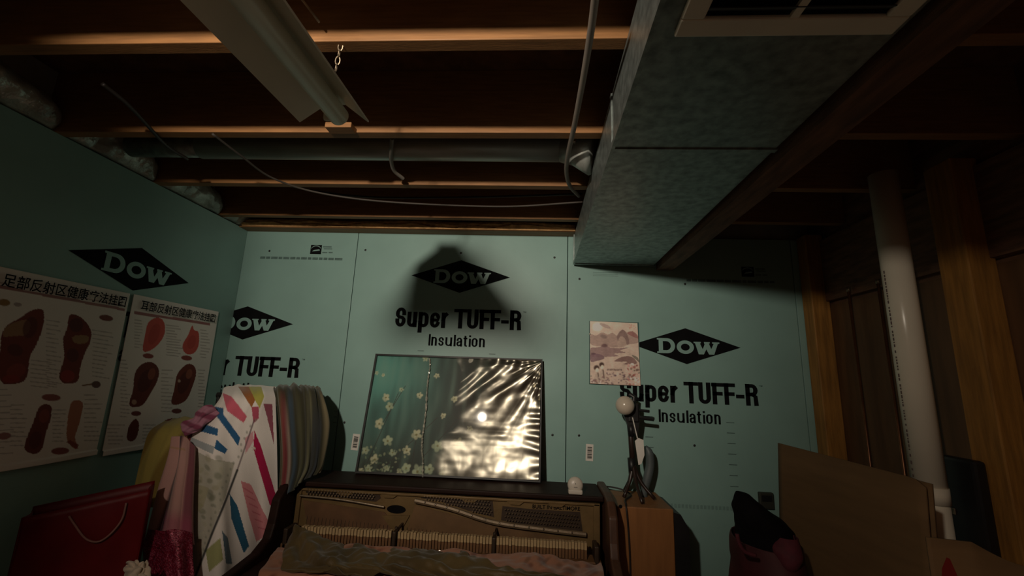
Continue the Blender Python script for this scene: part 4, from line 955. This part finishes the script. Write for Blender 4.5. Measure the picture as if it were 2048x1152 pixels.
# ------------------------------------------------------------------ cloths over the keyboard
def flo_draw(p, u, v):
    r = random.Random(8)
    for i in range(170):
        p.ell(r.uniform(520, 1220), r.uniform(1090, 1190), r.uniform(5, 14), r.uniform(3, 8), r.uniform(-1, 1), r.choice([(120, 58, 42), (150, 92, 74), (104, 66, 40), (190, 130, 108), (96, 40, 34)]), .55, .8)
cloth('floral_cloth', [[(556, 1096, -.56), (700, 1092, -.58), (860, 1100, -.58), (1000, 1108, -.58), (1075, 1106, -.58), (1140, 1122, -.58), (1202, 1126, -.55)],
                       [(545, 1108, -.63), (700, 1112, -.66), (860, 1120, -.66), (1000, 1122, -.66), (1080, 1126, -.66), (1140, 1138, -.66), (1206, 1138, -.64)],
                       [(530, 1130, -.72), (700, 1140, -.74), (860, 1140, -.75), (1000, 1145, -.75), (1080, 1148, -.75), (1140, 1158, -.75), (1208, 1152, -.74)],
                       [(515, 1165, -.79), (690, 1185, -.80), (860, 1185, -.81), (1000, 1190, -.81), (1080, 1190, -.81), (1140, 1190, -.81), (1210, 1190, -.80)],
                       [(520, 1330, -.80), (690, 1330, -.81), (860, 1330, -.82), (1000, 1330, -.82), (1080, 1330, -.82), (1140, 1330, -.82), (1206, 1330, -.81)]], 130, 240, flo_draw,
      'faded pink floral cloth spread over the piano keyboard', (172, 118, 92), .016, (14, 3), 5, cat='cloth', wr=.004)
VELV = painted('velvet', .55, .4, .2, 300, sheen=.16)
def vel_draw(p, u, v): p.put(np.clip(np.sin(u * 15 + v * 6) * .8, 0, 1), (58, 46, 26), .6)
cloth('velvet_throw', [[(590, 1052, -0.552), (606, 1056, -0.572), (650, 1078, -0.582), (700, 1090, -0.582), (770, 1097, -0.592), (840, 1105, -0.592), (930, 1102, -0.592)],
                       [(576, 1078, -0.602), (606, 1082, -0.632), (655, 1094, -0.652), (710, 1102, -0.662), (780, 1106, -0.682), (850, 1108, -0.682), (945, 1104, -0.662)],
                       [(566, 1105, -0.672), (606, 1110, -0.692), (660, 1114, -0.712), (720, 1116, -0.722), (790, 1116, -0.732), (860, 1113, -0.732), (965, 1118, -0.742)],
                       [(566, 1124, -0.722), (610, 1126, -0.742), (665, 1126, -0.762), (725, 1124, -0.772), (795, 1120, -0.782), (900, 1128, -0.792), (1010, 1140, -0.802)],
                       [(566, 1140, -0.762), (615, 1142, -0.772), (680, 1138, -0.787), (740, 1130, -0.792), (830, 1138, -0.822), (940, 1142, -0.847), (1090, 1146, -0.852)],
                       [(640, 1146, -0.797), (690, 1148, -0.807), (750, 1146, -0.822), (820, 1156, -0.847), (900, 1164, -0.862), (1010, 1170, -0.872), (1200, 1160, -0.867)]], 120, 220, vel_draw,
      'olive velvet throw bunched along the top of the floral cloth', (96, 78, 44), .026, (10, 2.6), 12, m_=VELV, cat='throw', wr=.010)

# ------------------------------------------------------------------ right side
pv = CAM + ray(1818, 700) * 1.50
pipe = empty('drain_pipe', (pv[0], pv[1], 0), 'white plastic drain pipe standing in front of the wooden posts', 'pipe')
MB().tube([(pv[0], pv[1], .0), (pv[0], pv[1], 1.30)], .0435, 32).build('pipe_lower', PVC, pipe, True)
MB().tube([(pv[0], pv[1], 1.295), (pv[0], pv[1], ZB)], .0455, 32).build('pipe_upper', PVC, pipe, True)
MB().tube([(pv[0], pv[1], 1.285), (pv[0], pv[1], 1.335)], .0475, 32).build('coupling', PVC, pipe, True)
mk = MB(); r = random.Random(5)
def pquad(a0, a1, z0, z1):
    P = lambda a, z: (pv[0] + .0462 * math.cos(a), pv[1] + .0462 * math.sin(a), z); mk.quad(P(a0, z0), P(a1, z0), P(a1, z1), P(a0, z1))
z = 1.36
aL = math.atan2(CAM[1] - pv[1], CAM[0] - pv[0]) - .95
while z < 2.06:
    h = r.uniform(.004, .012); pquad(aL, aL + .13, z, z + h); z += h + r.choice((.003, .004, .012))
mk.build('printed_marking', mat('pipe_ink', (.16, .10, .09), .6), pipe)
for (xa, ya), lab in (((1712, 700), 'thin brown pipe rising in front of the panel next to the corner post'), ((1775, 700), 'thin brown pipe rising in front of the panel behind the white drain pipe')):
    p = hit(xa, ya, 0, 2.52)
    o = empty('thin_pipe', (2.52, p[1], 0), lab, 'pipe', 'pair of thin brown pipes on the right wall')
    MB().tube([(2.52, p[1], 0), (2.52, p[1], 2.10)], .006, 12).build('pipe_body', mat('copper_brown', (.20, .085, .04), .35, .7, var=.25), o, True)
    MB().tube([(2.52, p[1], 2.085), (2.52, p[1], 2.105)], .009, 12).build('pipe_cap', STEEL, o, True)
# big cardboard panel / carton
def carton(name, top4, zb, label, th=.004, red=None):
    """open carton from four top corners (front-left, front-right, back-right, back-left)"""
    o = empty(name, (top4[0][0], top4[0][1], zb), label, 'box')
    n = 4
    for k in range(4):
        a, b = np.array(top4[k]), np.array(top4[(k + 1) % 4])
        V = sheet(8, 10, lambda u, v: tuple(a + (b - a) * u + np.array([0, 0, (zb - (a + (b - a) * u)[2]) * v])))
        grid_mesh('side', V, CARD, o, thick=th, smooth=False)
    return o
c0 = aty(1557, 886, -.50); z0 = c0[2]
c1 = hit(1851, 962, 2, z0 - .012)
dv = np.array([c1[0] - c0[0], c1[1] - c0[1]]); dn = np.array([-dv[1], dv[0]]) / np.hypot(*dv)
if dn[0] < 0: dn = -dn
dn3 = np.array([dn[0], dn[1], 0])
big = empty('cardboard_box', (float(c0[0]), float(c0[1]), 0), 'tall flattened cardboard box leaning in front of the white drain pipe', 'box')
def cb(u, v, o): return np.array([c0[0] + dv[0] * u, c0[1] + dv[1] * u, 0]) + dn3 * o * 1. + np.array([0, 0, (c0[2] + (c1[2] - c0[2]) * u) * v]) - dn3 * (.10 * (1 - v))
def cpanel(name, u0, u1, v0, v1, o, parent, th=.006, rnd=.0):
    V = sheet(14, 24, lambda a, b: tuple(cb(u0 + (u1 - u0) * a, v1 + (v0 - v1) * b - (rnd * max(0, (a - .93) / .07) ** 2 if b < .08 else 0), o + .004 * math.sin(a * 4) * math.sin(b * 3))))
    return grid_mesh(name, V, CARD, parent, thick=th)
cpanel('front_panel', 0, 1, .02, 1, 0, big, rnd=.012)
cpanel('back_panel', .0, 1, .02, .995, .018, big)
cpanel('flap_fold', 0, 1, .66, .664, -.0045, big, .002)
# nearer carton
d0 = aty(1851, 1070, -1.28); zz = d0[2]; d1 = hit(1921, 1077, 2, zz - .004); d2 = hit(2090, 1178, 2, zz - .10)
dvv = np.array([d1[0] - d0[0], d1[1] - d0[1]]); nr_ = empty('cardboard_box', (float(d0[0]), float(d0[1]), 0), 'cardboard box with a red arrow mark in front of the tall flattened one', 'box')
A_, B_2 = np.array(d0), np.array([d0[0] + .46, d0[1] - .10, zz])
bk = np.array([.05, .15, 0])
e1 = np.array([B_2[0] - A_[0], B_2[1] - A_[1]])
def topz(u):            # torn upper edge of the front board
    return zz - .004 - max(0, u - .17) * .20 - .012 * math.sin(u * 9) * (u > .17) * min(1, (u - .17) * 6)
V = sheet(14, 60, lambda u, v: (A_[0] + e1[0] * u, A_[1] + e1[1] * u, topz(u) * (1 - v)))
grid_mesh('front_side', V, CARD, nr_, thick=.006)
for nm, p, q in (('back_side', A_ + bk, B_2 + bk), ('left_side', A_ + bk, A_), ('right_side', B_2, B_2 + bk)):
    V = sheet(6, 8, lambda u, v: tuple((p + (q - p) * u) * np.array([1, 1, 0]) + np.array([0, 0, (zz - .34) * (1 - v)])))
    grid_mesh(nm, V, CARD, nr_, thick=.006, smooth=False)
nf = np.cross(B_2 - A_, [0, 0, 1]); nf /= np.linalg.norm(nf)
if nf @ (CAM - A_) < 0: nf = -nf
def onc(px, py, o=.0045):
    d = ray(px, py); t = ((A_ - CAM) @ nf) / (d @ nf); return CAM + d * t + nf * o
rm = MB(); rm._f([rm.bm.verts.new(onc(*q)) for q in ((1890, 1113), (1897, 1116), (1912, 1150), (1916, 1190), (1880, 1190), (1881, 1135))])
rm.build('red_arrow', mat('red_ink', (.16, .006, .004), .6), nr_)
# dark case leaning on the second post
e0 = hit(1938, 930, 0, 2.462)
dk = empty('dark_case', (2.44, float(e0[1]), 0), 'flat black case leaning on the broad post behind the drain pipe', 'case')
MB().box((2.425, e0[1] - .055, .02), (2.466, e0[1] + .075, e0[2] + .02), .01).build('case_body', BLKP, dk)
MB().box((2.421, e0[1] + .03, e0[2] - .16), (2.4255, e0[1] + .05, e0[2] - .14), .002).build('latch', STEEL, dk)
for z in (.3, e0[2] - .3): MB().box((2.4235, e0[1] - .056, z), (2.4275, e0[1] + .076, z + .02), .001).build('case_band', BLKP, dk)
# black garment heaped in a red bag
gx = -.74
rb_ = empty('tote_bag', (1.92, gx, 0), 'dark crimson tote bag standing on the floor below the black garment', 'bag')
def ring(px0, px1, py, Y, dep, n=26):
    a, b = aty(px0, py, Y), aty(px1, py, Y); c = (a + b) / 2; w = (b[0] - a[0]) / 2
    return [(c[0] + w * math.cos(t), c[1] + dep * math.sin(t) + 0, c[2]) for t in np.linspace(0, 2 * PI, n)]
def heap(rings, amp, seed, m_, name, parent, thick=.004):
    V = crom(np.array(rings), 60, 0); c = V.mean(1, keepdims=True); d = V - c; d[..., 2] = 0; d /= np.linalg.norm(d, axis=-1, keepdims=True) + 1e-6
    g = gnoise(V, 11, seed) * amp + gnoise(V, 26, seed + 3) * amp * .4; g[:, -1] = g[:, 0]
    return grid_mesh(name, V + d * g[..., None], m_, parent, thick=thick)
TOTE = mat('crimson_fabric', (.055, .006, .010), .7, var=.3); PINKD = mat('dusty_pink_fabric', (.085, .012, .022), .8, var=.3, scale=30)
heap([ring(1470, 1588, 1078, gx, .13), ring(1471, 1592, 1120, gx, .15), ring(1472, 1594, 1170, gx, .16), ring(1474, 1592, 1600, gx, .16)], .008, 3, TOTE, 'bag_body', rb_)
hp2 = spline([aty(x, y, gx - .15) for x, y in ((1474, 1068), (1478, 1085), (1488, 1102), (1502, 1108), (1512, 1111))], 16)
MB().tube(hp2, .006, 8).build('strap', PINKD, rb_, True)
pk = heap([ring(1542, 1582, 1070, gx - .09, .03), ring(1538, 1588, 1095, gx - .10, .05), ring(1545, 1588, 1120, gx - .10, .05), ring(1550, 1580, 1150, gx - .09, .04)], .016, 7, PINKD, 'sleeve', rb_)
gm = heap([ring(1475, 1481, 985, gx, .012), ring(1474, 1494, 988, gx, .03), ring(1473, 1506, 1000, gx, .06), ring(1474, 1530, 1018, gx, .09), ring(1477, 1552, 1032, gx, .11), ring(1480, 1572, 1055, gx, .12), ring(1478, 1578, 1085, gx, .125), ring(1486, 1560, 1115, gx, .11), ring(1496, 1550, 1140, gx, .08)], .014, 5, BLACK, 'garment', None)
tag(gm, 'black hooded garment with a pointed tip heaped in the crimson tote', 'garment')
